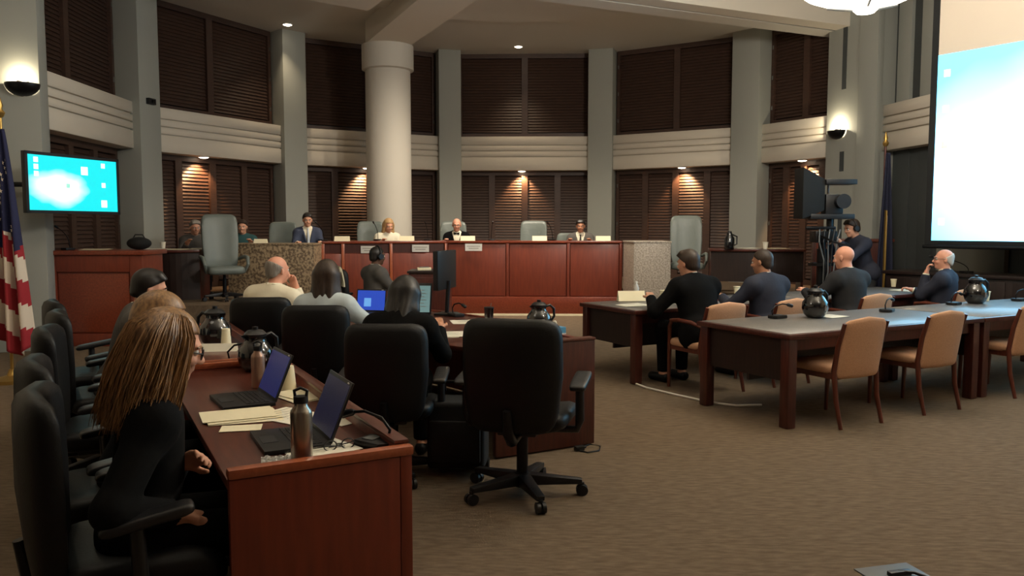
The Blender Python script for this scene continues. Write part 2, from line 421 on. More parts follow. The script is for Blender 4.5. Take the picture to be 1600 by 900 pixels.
# ================================================================== LIGHTS: THE ROOM'S OWN AND ADDED ONES
def pendant(loc, rad, watts, label, up=520, glass='bowl_glass'):
    t = thing('pendant_lamp', label, 'lamp', loc, 0, 'glass bowl pendant lamps')
    prof = [(.02, 0), (.18 * rad, .005), (.45 * rad, .045), (.72 * rad, .125), (.92 * rad, .235), (rad, .34), (rad * .985, .345), (rad * .9, .24), (rad * .7, .14), (.4 * rad, .06), (.02, .02)]
    B().lathe(prof, 48).build('bowl', glass, t, smooth=True)
    B().lathe([(.02, -.055), (.075, -.045), (.1, -.02), (.1, .0), (.02, .012)], 24).build('finial', glass, t, smooth=True)
    for k in range(3):
        a = k * 2.094 + .3
        b = B(); b.tube([(rad * 1.0 * math.cos(a), rad * math.sin(a), .34), (.05 * math.cos(a), .05 * math.sin(a), 5.9 - loc[2] - .45)], .008, 6)
        b.build('rod', 'black_metal', t)
        B().tube([(.1 * math.cos(a), .1 * math.sin(a), -.01), (.3 * math.cos(a) * rad * 1.6, .3 * math.sin(a) * rad * 1.6, .045)], .012, 6).build('clip', 'grey_plastic', t)
    B().tube([(0, 0, 5.9 - loc[2] - .46), (0, 0, 5.9 - loc[2])], .02, 8).build('stem', 'black_metal', t)
    B().lathe([(.03, -.05), (.09, -.01), (.09, 0)], 20, (0, 0, 5.9 - loc[2])).build('canopy', 'black_metal', t)
    point_light('pendant_light', (0, 0, .75), up, (1, .92, .8), .25, t)
    return t
PB = at_y(1352, 21, 7.0)
pendant((PB.x, PB.y, PB.z + .05), .68, 0, 'glowing glass bowl pendant lamp hanging beside the projection screen')
for (x, y) in ((-2.7, 4.0), (3.9, 3.6)):  # two more pendants added out of view to light the hall
    pendant((x, y, PB.z + .05), .68, 0, 'added unseen dim glass bowl pendant lamp over the ' + ('open carpet' if x > 0 else 'laptop desks'), up=330 if x > 0 else 120, glass='bowl_glass_dim')
def downlight(x, y, z, label, watts=0, tgt=None, ang=70, blend=.7, col=(1, .78, .52), grp='recessed ceiling downlights'):
    t = thing('recessed_downlight', label, 'light', (x, y, z), 0, grp)
    B().lathe([(.1, -.012), (.1, .0), (.07, 0), (.07, -.012)], 24).build('trim_ring', 'white_plastic', t, smooth=True)
    B().lathe([(.005, -.03), (.05, -.026), (.082, -.014), (.082, -.008), (.005, -.006)], 24).build('lamp_face', 'downlight_glow', t)
    if watts:
        l = spot_light('downlight_beam', (0, 0, -.06), tgt, watts, ang, blend, col, .04, t)
    return t
for (u, v), lab in (((407, 50), 'recessed downlight in the apse ceiling above the left shutters'), ((810, 87), 'recessed downlight in the apse ceiling above the central shutters')):
    p = at_z(u, v, ZC); p = p + (Vector((CX, CY, ZC)) - p).normalized() * .95
    downlight(p.x, p.y, ZC, lab, 60, (0, 0, -3), 90, .9)
for x, y, lab in ((-.2, 13.0, 'added unseen downlight beside the beam end aimed at the left of the bench'), (.5, 13.2, 'added unseen downlight between two others aimed at the middle of the bench'), (1.15, 13.4, 'added unseen downlight along the apse beam aimed at the right of the bench')):  # downlights added out of view to brighten the bench front
    downlight(x, y, ZC - .1, lab, 420, ((x - .8) * 1.1, .9, -3), 105, .8, (1, .86, .68), 'added downlights over the council bench')
# small downlights under the apron, washing the shutters
for u, i, lab in ((330, 1, 'small downlight washing the low shutters beside the television bay'), (578, 2, 'small downlight washing the low shutters next to the round column'), (815, 3, 'small downlight washing the low shutters behind the empty grey chair'),
                  (1060, 4, 'small downlight washing the low shutters behind the tall dark chair'), (1243, 5, 'small downlight washing the narrow low shutter behind the studio camera')):
    k = (u - 800) / FPX; A = polar(TH2[i], RW); Bp = polar(TH2[i + 1], RW); d = (Bp - A)
    s = (k * A.y - A.x) / (d.x - k * d.y); p = A + d * s
    n = Vector((-d.y, d.x, 0)).normalized()
    if n.dot(A - Vector((CX, CY, 0))) < 0: n = -n
    q = p + n * .12
    downlight(q.x, q.y, BAND0 - .001, lab, 95,
              (n.x * .17, n.y * .17, -.42), 92, .35, (1, .55, .26), 'downlights under the shutter aprons')
# half bowl wall sconces
def sconce(u, v, i, label, watts):
    t_ = TH[i]; er = Vector((math.cos(t_), math.sin(t_), 0)); et = Vector((-er.y, er.x, 0))
    p = Vector((CX, CY, 0)) + er * 6.262 + et * (pier_off(t_, 6.262, u) if i else 0); out = -er
    if i == 0: p = Vector((CX, CY, 0)) + er * 6.45 + et * .215; out = et      # on the side of the first pier, towards the hall
    z = EYE + (HORIZON - v) / FPX * p.y
    o = thing('wall_sconce', label, 'sconce', (p.x, p.y, z), facing(out.x, out.y), 'half bowl wall sconces')
    def shell(a, b):
        ph = math.pi * b / 2; th = math.pi * a
        return (.19 * math.cos(th) * math.sin(ph), .16 * math.sin(th) * math.sin(ph) + .005, -.15 * math.cos(ph) + .04)
    B().grid(shell, 20, 10, .012).build('half_bowl', 'black_metal', o, smooth=True)
    B().box(-.06, .06, 0, .012, -.06, .08).build('back_plate', 'black_metal', o)
    B().lathe([(.005, 0), (.05, .0), (.05, .03), (.005, .04)], 16, (0, .07, -.01)).build('lamp', 'sconce_glow', o)
    point_light('sconce_light', (0, .1, .09), watts, (1, .84, .58), .03, o)
sconce(1303, 210, 6, 'black half bowl sconce glowing on the wide pier beside the camera', 26)
sconce(50, 140, 0, 'dark half bowl sconce glowing on the pier above the television', 14)

# ================================================================== FURNITURE
# ---- council bench (dais): wooden panelled front between granite end blocks
DT = 1.31
dz = thing('council_bench', 'long red wood council bench with panelled front between granite blocks', 'bench')
FP = [(-3.2, 13.55), (-1.16, 14.12), (1.92, 14.02)]
def seg_frame(a, b):
    a, b = Vector((*a, 0)), Vector((*b, 0)); d = b - a; L = d.length; d.normalize(); n = Vector((-d.y, d.x, 0))
    return Matrix(((d.x, n.x, 0, a.x), (d.y, n.y, 0, a.y), (0, 0, 1, 0), (0, 0, 0, 1))), L
def stile_s(a, b, u):
    k = (u - 800) / FPX; a, b = Vector(a), Vector(b); d = b - a
    return (k * a.y - a.x) / (d.x - k * d.y) * d.length
for si, us in enumerate(((497, 536, 611, 697), (697, 793, 888, 970))):
    a, b = FP[si], FP[si + 1]; M, L = seg_frame(a, b)
    B().box(0, L, .04, .10, 0.02, DT - .04, M).build('carcass', 'red_wood', dz)
    B().box(-.01, L + .01, -.02, .5, DT - .04, DT, M).build('counter_top', 'red_wood_flat', dz, bevel=.008)
    B().box(0, L, -.09, .05, .03, .33, M).build('plinth', 'red_wood_flat', dz, bevel=.006)
    B().box(0, L, -.10, .0, 0.0, .035, M).build('kick_strip', 'cream_card', dz)
    ss = [max(0, min(L, stile_s(a, b, u))) for u in us]
    for k in range(3):
        if si == 0:
            B().box(ss[k] + .03, ss[k + 1] - .03, .03, .05, DT - .2, DT - .04, M).build('name_rail', 'dark_wood', dz)
            B().box(ss[k] + .03, ss[k + 1] - .03, .0, .045, .34, DT - .215, M).build('panel', 'red_wood', dz, bevel=.008)
        else:
            B().box(ss[k] + .035, ss[k + 1] - .035, .0, .045, .34, DT - .06, M).build('panel', 'red_wood', dz, bevel=.008)
    for k in range(4):
        B().box(ss[k] - .025, ss[k] + .025, -.015, .05, .33, DT - .04, M).build('stile', 'rim_wood' if si == 0 else 'red_wood', dz, bevel=.005)
def slab(b, pts, z0, z1): return b.prism(pts, z0, z1)
gl = thing('granite_block', 'speckled brown granite block closing the bench beside the grey side desk', 'block', (-3.9, 13.3, 0), 0, 'granite end blocks of the bench')
B().box(-.72, .68, -.3, .45, 0, 1.255).build('body', 'granite', gl, bevel=.01); B().box(-.73, .69, -.31, .46, 1.255, 1.285).build('cap', 'granite', gl, bevel=.006)
gr = thing('granite_block', 'pale speckled granite block closing the bench beside the tall dark chair', 'block', (2.3, 13.55, 0), 0, 'granite end blocks of the bench')
B().prism([(-.29, -.35), (.32, -.35), (.32, .4), (-.36, .4)], 0, 1.29).build('body', 'granite_pale', gr, bevel=.01); B().prism([(-.3, -.36), (.33, -.36), (.33, .41), (-.37, .41)], 1.29, 1.32).build('cap', 'granite_pale', gr, bevel=.006)

# white name signs on the bench front and name blocks on its counter
def sign(u, v, w, h, y, label):
    p = at_y(u, v, y); t = thing('name_sign', label, 'sign', (p.x, p.y, p.z - h / 2), facing(.15, 1), 'white name signs on the bench front')
    B().box(-w / 2, w / 2, -.006, .006, 0, h).build('card', 'white_plastic', t)
    for k, f in enumerate((.8, .6)):
        B().box(-w / 2 * f, w / 2 * f, -.0075, -.0055, h * (.62 - .3 * k), h * (.72 - .3 * k)).build('print', 'print_grey', t)
for (u, v, y, lab) in ((577, 390, 13.7, 'white name sign on the bench front behind the headphoned clerk'), (657, 388, 13.93, 'white name sign on the bench front between two short wooden stiles'), (740, 386.5, 14.05, 'white name sign on the bench front below the man in a bow tie')):
    sign(u, v, .30, .125, y, lab)
def name_block(u, y, w, h, label, z=DT):
    x = (u - 800) / FPX * y
    t = thing('name_plate', label, 'name plate', (x, y, z), 0, 'cream name plates on the bench counter')
    B().add([(-w / 2, -.04, 0), (w / 2, -.04, 0), (w / 2, .04, 0), (-w / 2, .04, 0), (-w / 2, 0, h), (w / 2, 0, h)], [(0, 1, 5, 4), (3, 4, 5, 2), (0, 4, 3), (1, 2, 5), (0, 3, 2, 1)]).build('card', 'cream_card', t)
for u, y, lab in ((535, 13.85, 'cream name plate on the counter beside the man in a blue suit'), (636, 14.2, 'cream name plate on the counter beside the blonde woman'), (731, 14.3, 'cream name plate on the counter beside the man in a bow tie'), (843, 14.3, 'cream name plate on the counter before the empty green chair'), (942, 14.2, 'cream name plate on the counter near the pale granite block')):
    name_block(u, y, .26, .085, lab)
name_block(408, 13.4, .22, .07, 'white name plate standing on the brown granite block', 1.285)

# gooseneck microphones on the bench counter
def gooseneck(loc, rz, label, h=.32, grp='gooseneck microphones on the bench', reach=.16):
    t = thing('gooseneck_microphone', label, 'microphone', loc, rz, grp)
    B().box(-.05, .05, -.07, .07, 0, .03).build('base', 'black_plastic', t, bevel=.008)
    pts = [(0, -.03 + reach * (k / 8) ** 2, .03 + h * (k / 8) * (1.1 - .25 * (k / 8))) for k in range(9)]
    B().tube(pts, .0055, 8).build('neck', 'black_metal', t, smooth=True)
    e = Vector(pts[-1]); d = (Vector(pts[-1]) - Vector(pts[-2])).normalized()
    B().tube([e, e + d * .015, e + d * .06, e + d * .07], [.009, .014, .014, .006], 10).build('capsule', 'black_plastic', t, smooth=True)
    return t
for u, y, rz, lab in ((505, 13.95, 2.6, 'thin microphone on the counter beside the man in a blue suit'), (590, 14.3, 2.9, 'thin microphone on the counter beside the blonde woman'), (668, 14.45, 3.0, 'thin microphone on the counter in front of the round column'), (768, 14.45, 3.3, 'thin microphone on the counter between the bow tie man and empty chair'), (862, 14.4, 2.6, 'thin microphone on the counter crossing the empty green chair')):
    gooseneck(((u - 800) / FPX * y, y, DT), rz, lab)

# ---- chairs -------------------------------------------------------------------------
def cushion(b, w, d, t, fn, n=10, puff=.35, e=.30):
    """upholstered pad: rounded slab w x d x t mapped by fn(x,y,z)"""
    N_ = 28
    def prof(a):                                     # superellipse outline
        c, s = math.cos(a), math.sin(a)
        return (math.copysign(abs(c) ** e, c), math.copysign(abs(s) ** e, s))
    lay = [(-1, .0), (-1, .55), (-.98, .86), (-.7, .965), (-.3, 1), (.3, 1), (.7, .965), (.98, .86), (1.0, .55), (1.0 + puff * .3, .0)]
    base = len(b.v)
    for z, sc in lay:
        for k in range(N_):
            x, y = prof(2 * math.pi * k / N_)
            b.v.append(tuple(fn(x * sc * w / 2, y * sc * d / 2, z * t / 2)))
    for i in range(len(lay) - 1):
        for k in range(N_):
            a = base + i * N_ + k; c = base + i * N_ + (k + 1) % N_
            b.f.append((a, c, c + N_, a + N_))
    return b
def star_base(t, m='black_plastic', r=.31, five=5, z=.085, phase=.2):
    B().lathe([(.045, .05), (.05, .07), (.05, .12), (.03, .13), (.03, .34), (.022, .34), (.022, .40)], 16).build('gas_column', 'black_metal', t, smooth=True)
    for k in range(five):
        a = phase + 2 * math.pi * k / five; c, s = math.cos(a), math.sin(a)
        lg = B(); w0, w1 = .034, .022
        vs = []
        for rr, w, z0, z1 in ((.03, w0, .06, .125), (r, w1, .068, .095)):
            for q, zz in ((-1, z0), (1, z0), (1, z1), (-1, z1)): vs.append((c * rr - s * q * w, s * rr + c * q * w, zz))
        lg.add(vs, [(0, 1, 2, 3), (7, 6, 5, 4), (0, 4, 5, 1), (1, 5, 6, 2), (2, 6, 7, 3), (3, 7, 4, 0)])
        g = lg.build('leg', m, t, bevel=.006)
        cs = B(); cx, cy = c * r, s * r
        for q in (-.014, .014):
            cs.tube([(cx - s * (q - .009), cy + c * (q - .009), .031), (cx - s * (q + .009), cy + c * (q + .009), .031)], .031, 14)
        cs.tube([(cx, cy, .03), (cx, cy, .075)], .012, 8)
        cs.build('caster', 'black_plastic', g, smooth=True)
def office_chair():
    t = thing('office_chair', 'x', 'chair')
    st = B(); cushion(st, .52, .50, .10, lambda x, y, z: Vector((x, y + .02, .455 + z + .02 * (2 * x / .52) ** 2 - (.05 * max(0, (y - .1) / .15) ** 2)))); st.build('seat', 'black_leather', t, smooth=True)
    bk = B()
    def bf(x, y, z):                                  # y -> height
        hgt = y + .33; yy = -.255 - .10 * (hgt / .6) + .06 * (hgt / .6) ** 2 + .07 * (2 * x / .5) ** 2 * (.5 + .5 * min(1, hgt / .3))
        return Vector((x * (1 - .12 * max(0, -y / .3) + .0), yy - z, .40 + hgt))
    cushion(bk, .50, .62, .09, bf); bk.build('backrest', 'black_leather', t, smooth=True)
    B().box(-.10, .10, -.14, .14, .37, .405).build('mechanism', 'black_plastic', t, bevel=.01)
    B().tube([(0, -.1, .38), (0, -.24, .37), (0, -.31, .43), (0, -.335, .56)], [.03, .03, .028, .02], 8).build('back_bracket', 'black_metal', t, smooth=True)
    for s in (-1, 1):
        ar = B(); ar.tube([(s * .17, .0, .39), (s * .285, .0, .395), (s * .30, .0, .45), (s * .30, -.01, .64)], [.02, .022, .024, .022], 8)
        a = ar.build('arm_post', 'black_plastic', t, smooth=True)
        pad = B(); cushion(pad, .085, .27, .035, lambda x, y, z, s=s: Vector((s * .30 + x, y + .02, .665 + z + .02 * (y / .13))), puff=.2); pad.build('arm_pad', 'black_plastic', a, smooth=True)
    star_base(t)
    return t
OC = office_chair(); OCU = []
D1 = (-.9, 2.49)
fn28 = ROT - math.pi / 2                              # local +Y -> n (people at the near desks face that way)
for x, y, dr, lab in ((-.26, .30, 0, 'black office chair of the long haired woman in black'), (-.30, 1.0, .04, 'black office chair of the woman with brown hair at the desk'),
                      (-.30, 2.1, -.08, 'empty black office chair at the desk behind the brown haired woman'), (-.27, 3.02, .05, 'black office chair of the man in the grey jacket'), (-.32, 3.86, .1, 'empty black office chair at the desk end near the wooden witness stand')):
    px, py = F(D1, x, y); place(OC, OCU, (px, py, 0), fn28 + dr, lab, 'black office chairs')
place(OC, OCU, (-2.78, 3.55, 0), facing(.5, -.85), 'empty black office chair standing behind the desk row by the flag', 'black office chairs')
for (x, y), f, lab in (((-.74, 4.92), (.02, 1), 'black office chair of the woman in black leaning on her hand'), ((-1.44, 6.04), (-.03, 1), 'black office chair of the dark haired woman in pale blue'), ((-2.06, 6.70), (-.08, 1), 'black office chair of the man in a white shirt')):
    place(OC, OCU, (x, y, 0), facing(*f), lab, 'black office chairs').scale = (1, 1, .95)
place(OC, OCU, (-2.02, 10.15, 0), facing(.75, .66), 'black office chair with a pale jacket on it below the bench', 'black office chairs')
FC = place(OC, OCU, (.06, 4.56, 0), facing(.24, .97), 'empty black office chair standing alone at the end of the curved desk', 'black office chairs')
FC.scale = (1.12, 1.08, 1.02)

def exec_chair():
    t = thing('leather_armchair', 'x', 'chair')
    st = B(); cushion(st, .54, .52, .12, lambda x, y, z: Vector((x, y, .46 + z))); st.build('seat', 'grey_leather', t, smooth=True)
    bk = B(); cushion(bk, .54, .86, .11, lambda x, y, z: Vector((x * (1 - .10 * max(0, -y / .43)), -.27 - .10 * (y + .43) / .86 + .05 * (2 * x / .54) ** 2 - z, .45 + y + .43))); bk.build('backrest', 'grey_leather', t, smooth=True)
    for zz in (.72, .95):
        B().tube([(-.2, -.255 - .1 * (zz - .45) / .86, zz), (0, -.24 - .1 * (zz - .45) / .86, zz), (.2, -.255 - .1 * (zz - .45) / .86, zz)], .008, 6).build('seam', 'black_leather', t)
    for s in (-1, 1):
        a = B().tube([(s * .27, -.26, .62), (s * .32, -.1, .66), (s * .32, .12, .65), (s * .31, .2, .55), (s * .27, .1, .42)], [.025, .03, .03, .025, .02], 8).build('armrest', 'grey_leather', t, smooth=True)
    star_base(t, 'black_plastic', .31)
    return t
EC = exec_chair(); ECU = []
for (u, y, fx, fy, s, lab) in ((350, 12.35, .5, -.85, 1.02, 'grey leather high back chair pulled out beside the brown granite block'), (440, 14.55, .15, -1, .94, 'grey leather high back chair behind the man in a blue suit'), (580, 15.05, .2, -1, .95, 'grey leather high back chair behind the blonde woman'),
                               (708, 15.25, .05, -1, .95, 'grey leather high back chair behind the man in a bow tie'), (832, 15.2, -.1, -1, .96, 'empty grey leather high back chair at the middle of the bench'), (880, 15.25, -.4, -1, .78, 'grey leather chair behind the man in white shirt at bench end'),
                               (1073, 13.75, -.15, -1, 1.02, 'tall dark grey leather chair standing right of the pale granite block')):
    o = place(EC, ECU, ((u - 800) / FPX * y, y, PLAT), facing(fx, fy), lab, 'grey leather high back chairs'); o.scale = (s, s, s)

def side_chair(arms):
    t = thing('side_chair', 'x', 'chair')
    st = B(); cushion(st, .50, .48, .08, lambda x, y, z: Vector((x, y + .01, .445 + z))); st.build('seat', 'tan_fabric', t, smooth=True)
    bk = B()
    def bf(x, y, z):
        hgt = y + .22; top = .035 * (1 - (2 * x / .46) ** 2) * max(0, hgt / .44)
        return Vector((x, -.235 - .07 * (hgt / .44) - .03 * (1 - (2 * x / .46) ** 2) - z, .385 + hgt + top))
    cushion(bk, .475, .45, .045, bf, puff=.1, e=.16); bk.build('backrest', 'tan_fabric', t, smooth=True)
    for s in (-1, 1):
        rl = B().tube([(s * .235, -.30, 0), (s * .235, -.245, .22), (s * .24, -.225, .44), (s * .243, -.26, .64), (s * .243, -.315, .82)], [.016, .02, .022, .02, .016], 8)
        rl.build('rear_leg', 'chair_wood', t, smooth=True)
        B().tube([(s * .225, .235, 0), (s * .23, .225, .42)] + ([(s * .245, .21, .60), (s * .25, .17, .66)] if arms else []), [.016, .021] + ([.019, .017] if arms else []), 8).build('front_leg', 'chair_wood', t, smooth=True)
        if arms: B().tube([(s * .25, .19, .655), (s * .27, .05, .672), (s * .262, -.12, .665), (s * .245, -.255, .63)], [.017, .02, .02, .016], 8).build('arm', 'chair_wood', t, smooth=True)
        B().beam((s * .225, -.22, .40), (s * .225, .22, .40), .022, .05).build('seat_rail', 'chair_wood', t)
    B().beam((-.225, .225, .40), (.225, .225, .40), .022, .05).build('seat_rail', 'chair_wood', t)
    B().beam((-.225, -.222, .40), (.225, -.222, .40), .022, .05).build('seat_rail', 'chair_wood', t)
    return t
T1 = (2.1, 6.0); T2 = (1.2, 7.75)
SCA = side_chair(True); SAU = []; SCN = side_chair(False); SNU = []
MEN = ((.50, -.42), (1.37, -.42), (2.58, -.42), (4.17, -.40))
for (x, y), lab in zip(MEN, ('tan armchair of the man nearest the cream name plate', 'tan armchair of the dark haired man in navy at the far table', 'tan armchair of the bald man at the far table', 'tan armchair of the man resting his chin on his hand')):
    px, py = F(T2, x, y); place(SCA, SAU, (px, py, 0), ROT, lab, 'tan upholstered wooden chairs')
for x, y, lab in ((.62, .13, 'tan wooden chair pushed under the table near its free corner'), (1.62, .13, 'tan wooden chair pushed under the table near the joint of two tables'), (2.95, .16, 'tan wooden chair pushed under the table below the projection screen')):
    px, py = F(T1, x, y); place(SCN, SNU, (px, py, 0), ROT, lab, 'tan upholstered wooden chairs')

# ---- tables -------------------------------------------------------------------------
def table(o, x, w, dp, label, first, panel=True, h=.74):
    px, py = F(o, x, 0); t = thing('conference_table', label, 'table', (px, py, 0), ROT, 'dark wood conference tables')
    ch = .10 if first else 0
    B().prism([(0 + .0, 0), (w, 0), (w, dp), (0, dp)], h - .045, h - .004).build('edge_band', 'dark_wood', t, bevel=.01)
    B().prism([(.03, .03), (w - .004, .03), (w - .004, dp - .03), (.03, dp - .03)], h - .02, h).build('top', 'table_top', t, bevel=.003, bseg=1)
    for (lx, ly) in ((.07, .07), (w - .07, .07), (.07, dp - .07), (w - .07, dp - .07)):
        B().box(lx - .045, lx + .045, ly - .045, ly + .045, 0, h - .045).build('leg', 'dark_wood', t, bevel=.012)
    B().box(.1, w - .1, .06, .085, h - .14, h - .045).build('apron', 'dark_wood', t); B().box(.1, w - .1, dp - .085, dp - .06, h - .14, h - .045).build('apron', 'dark_wood', t)
    B().box(.06, .085, .1, dp - .1, h - .14 if not panel else .36, h - .045).build('end_panel', 'black_wood', t)
    B().box(.1, w - .1, dp * .5 - .012, dp * .5 + .012, .30, h - .045).build('modesty_panel', 'black_wood', t)
table(T1, 0, 2.44, 1.05, 'grey topped conference table with two tan chairs pushed under it', True)
table(T1, 2.45, 2.5, 1.05, 'grey topped conference table lit blue below the projection screen', False)
table(T2, 0, 2.4, 1.0, 'grey topped conference table carrying the cream name plate', True)
table(T2, 2.41, 2.4, 1.0, 'grey topped conference table before the bald man', False)

# ---- near staff desks (left)
def rim_desk(x0, y0, w, L, label, far_rim, near_panel):
    px, py = F(D1, x0, y0); t = thing('staff_desk', label, 'desk', (px, py, 0), ROT, 'red wood staff desks with raised rims')
    B().box(0, w - .03, .03, L - .02, .70, .735).build('desktop', 'desk_top', t, bevel=.006)
    B().box(w - .045, w, 0, L, 0.02, .775).build('front_panel', 'red_wood', t, bevel=.008)
    B().box(0, w - .046, 0, .04, 0.02, .745).build('side_panel', 'red_wood', t, bevel=.004)
    B().box(0, w - .046, L - .04, L, 0.02, .745).build('side_panel', 'red_wood', t, bevel=.004)
    B().box(-.004, w + .006, -.006, .045, .745, .780).build('rim', 'rim_wood', t, bevel=.012)
    B().box(w - .05, w + .006, .046, L, .776, .792).build('rim', 'desk_top', t, bevel=.006)
    if far_rim: B().box(-.004, w + .006, L - .045, L + .006, .745, .780).build('rim', 'rim_wood', t, bevel=.012)
rim_desk(0, 0, .62, 2.2, 'red wood staff desk carrying two open laptops and a steel bottle', True, True)
rim_desk(0, 2.24, .62, 1.95, 'glossy red wood staff desk in front of the man in a grey jacket', True, True)

# ---- curved staff desk (middle)
QI = [(-.13, 5.28), (-.8, 5.75), (-1.45, 6.75), (-2.1, 7.4)]; PO = [(.55, 5.65), (0.02, 6.9), (-.65, 7.7), (-1.5, 8.3)]
cdk = thing('curved_staff_desk', 'curved red wood staff desk with monitors and papers before the bench', 'desk')
for k in range(3):
    B().prism([QI[k], PO[k], PO[k + 1], QI[k + 1]], .70, .735).build('desktop', 'desk_top', cdk, bevel=.004, bseg=1)
    a, b = Vector((*PO[k], 0)), Vector((*PO[k + 1], 0)); M, L = seg_frame(PO[k], PO[k + 1])
    B().box(0, L, .0, .04, 0.02, .745, M).build('front_panel', 'red_wood', cdk)
M, L = seg_frame(QI[0], PO[0])
B().box(0.0, L + .02, -.045, 0, 0.01, .755, M).build('end_panel', 'dark_wood', cdk, bevel=.008)
B().box(-.005, L + .025, -.05, .03, .755, .775, M).build('rim', 'desk_top', cdk, bevel=.008)
M, L = seg_frame(QI[3], PO[3])
B().box(0.0, L, 0, .04, 0.02, .745, M).build('end_panel', 'red_wood', cdk)

# ---- wooden witness stand at left, desks at the sides, long credenza below the screen
ws = thing('witness_stand', 'red wood witness stand with recessed front panel beside the flag', 'stand', (-5.45, 10.35, 0))
B().box(-.72, .66, .03, .62, 0, 1.19).build('carcass', 'red_wood', ws, bevel=.008)
B().box(-.76, .70, -.04, .68, 1.19, 1.25).build('ledge', 'red_wood_flat', ws, bevel=.012)
for x0, x1, z0, z1 in ((-.72, -.46, 0, 1.19), (.50, .66, 0, 1.19), (-.46, .50, .97, 1.19), (-.46, .50, 0, .16)):
    B().box(x0, x1, -.005, .05, z0, z1).build('front_frame', 'red_wood', ws, bevel=.01)
B().box(-.44, .48, .012, .06, .18, .95).build('panel', 'red_wood_flat', ws, bevel=.01)
for (x, y, rz, w, lab) in ((-5.28, 12.4, .1, .85, 'dark wood side desk crowded with papers left of the brown granite block'), (3.95, 12.9, -.2, 1.5, 'dark wood side desk with papers right of the tall dark chair')):
    t = thing('side_desk', lab, 'desk', (x, y, PLAT), rz, 'dark wood desks on the platform')
    def arcd(a, q): return (-w / 2 + w * a, -.12 * math.sin(math.pi * a) + .7 * q)
    pts = [arcd(k / 10, 0) for k in range(11)] + [arcd(1, 1), arcd(0, 1)]
    pts[-2] = (w / 2, .6); pts[-1] = (-w / 2, .6)
    B().prism(pts, .74, .78).build('desktop', 'dark_wood', t, bevel=.006)
    B().prism([(p[0] * .96, p[1] + .05) for p in pts[:11]] + [(p[0] * .96, p[1] + .08) for p in pts[:11]][::-1], .25 if x > 0 else .0, .74).build('front_panel', 'black_wood', t)
    for s in (-1, 1): B().box(s * w * .47 - .02, s * w * .47 + .02, .05, .58, 0, .74).build('side_panel', 'dark_wood', t)
lw = thing('wooden_ledge', 'brown wooden ledge between the side desk and the studio camera', 'ledge', (5.3, 12.55, 0), -.3)
B().box(-.55, .6, 0, .35, 0, 1.32).build('body', 'dark_wood', lw, bevel=.01); B().box(-.58, .63, -.03, .38, 1.32, 1.37).build('ledge_top', 'chair_wood', lw, bevel=.008)
B().box(-.5, -.42, -.02, .0, .1, 1.3).build('stile', 'red_wood', lw); B().box(.42, .5, -.02, .0, .1, 1.3).build('stile', 'red_wood', lw)
cr = thing('long_credenza', 'long black credenza along the wall below the projection screen', 'credenza', (5.35, 11.3, 0), facing(-.575, .818))
B().box(-.1, .5, -3.2, .0, 0, .9).build('body', 'black_wood', cr, bevel=.008); B().box(-.14, .54, -3.24, .04, .9, .945).build('credenza_top', 'black_wood', cr, bevel=.008)
for k in range(4): B().box(-.118, -.1, -3.1 + k * .77, -2.42 + k * .77, .08, .86).build('door', 'black_wood', cr, bevel=.006)

# ================================================================== SCREENS, FLAGS, STUDIO CAMERA
def panel_thing(name, label, cat, pl, pr, z0, z1, group=None):
    """Empty at the bottom middle of a vertical panel running from pl to pr (its face looks to local -Y)"""
    a, b = Vector((*pl, 0)), Vector((*pr, 0)); d = b - a; c = (a + b) / 2
    return thing(name, label, cat, (c.x, c.y, z0), math.atan2(d.y, d.x), group), d.length, z1 - z0
tv, W, H = panel_thing('television', 'flat television showing a cyan computer desktop above the witness stand', 'television', (-5.47, 9.05), (-5.03, 10.3), 1.71, 2.41)
B().box(-W / 2, W / 2, 0, .05, 0, H).build('housing', 'black_plastic', tv, bevel=.008)
for x0, x1, z0, z1 in ((-W / 2, -W / 2 + .035, 0, H), (W / 2 - .035, W / 2, 0, H), (-W / 2, W / 2, 0, .035), (-W / 2, W / 2, H - .035, H)):
    B().box(x0, x1, -.012, .0, z0, z1).build('bezel', 'black_plastic', tv)
sc_ = B().box(-W / 2 + .035, W / 2 - .035, -.004, -.001, -H / 2 + .035, H / 2 - .035).build('screen', 'tv_desktop', tv); sc_.location = (0, 0, H / 2)
mat('icon_white', (240, 250, 255), .5, emit=(225, 250, 255), estr=1.05)
mat('icon_red', (240, 190, 180), .5, emit=(255, 205, 195), estr=1.0)
mat('icon_green', (150, 210, 190), .5, emit=(150, 225, 205), estr=.9)
for (x, z, s, m) in ((-.52, .61, .03, 'icon_white'), (-.52, .53, .03, 'icon_white'), (-.52, .45, .03, 'icon_white'), (.14, .52, .05, 'icon_white'), (.42, .60, .03, 'icon_white'), (.42, .36, .03, 'icon_white'), (.42, .13, .045, 'icon_white'), (-.1, .33, .025, 'icon_green')):
    B().box(x - s, x + s, -.007, -.0045, z - s, z + s).build('screen_icon', m, sc_ if False else tv, bevel=.002, bseg=1)
B().tube([(0, .05, H / 2), (-.1, .3, H / 2), (-.35, .75, H / 2)], .03, 8).build('wall_bracket', 'black_metal', tv)
B().box(-.2, .2, .05, .07, H / 2 - .15, H / 2 + .15).build('mount_plate', 'black_metal', tv)

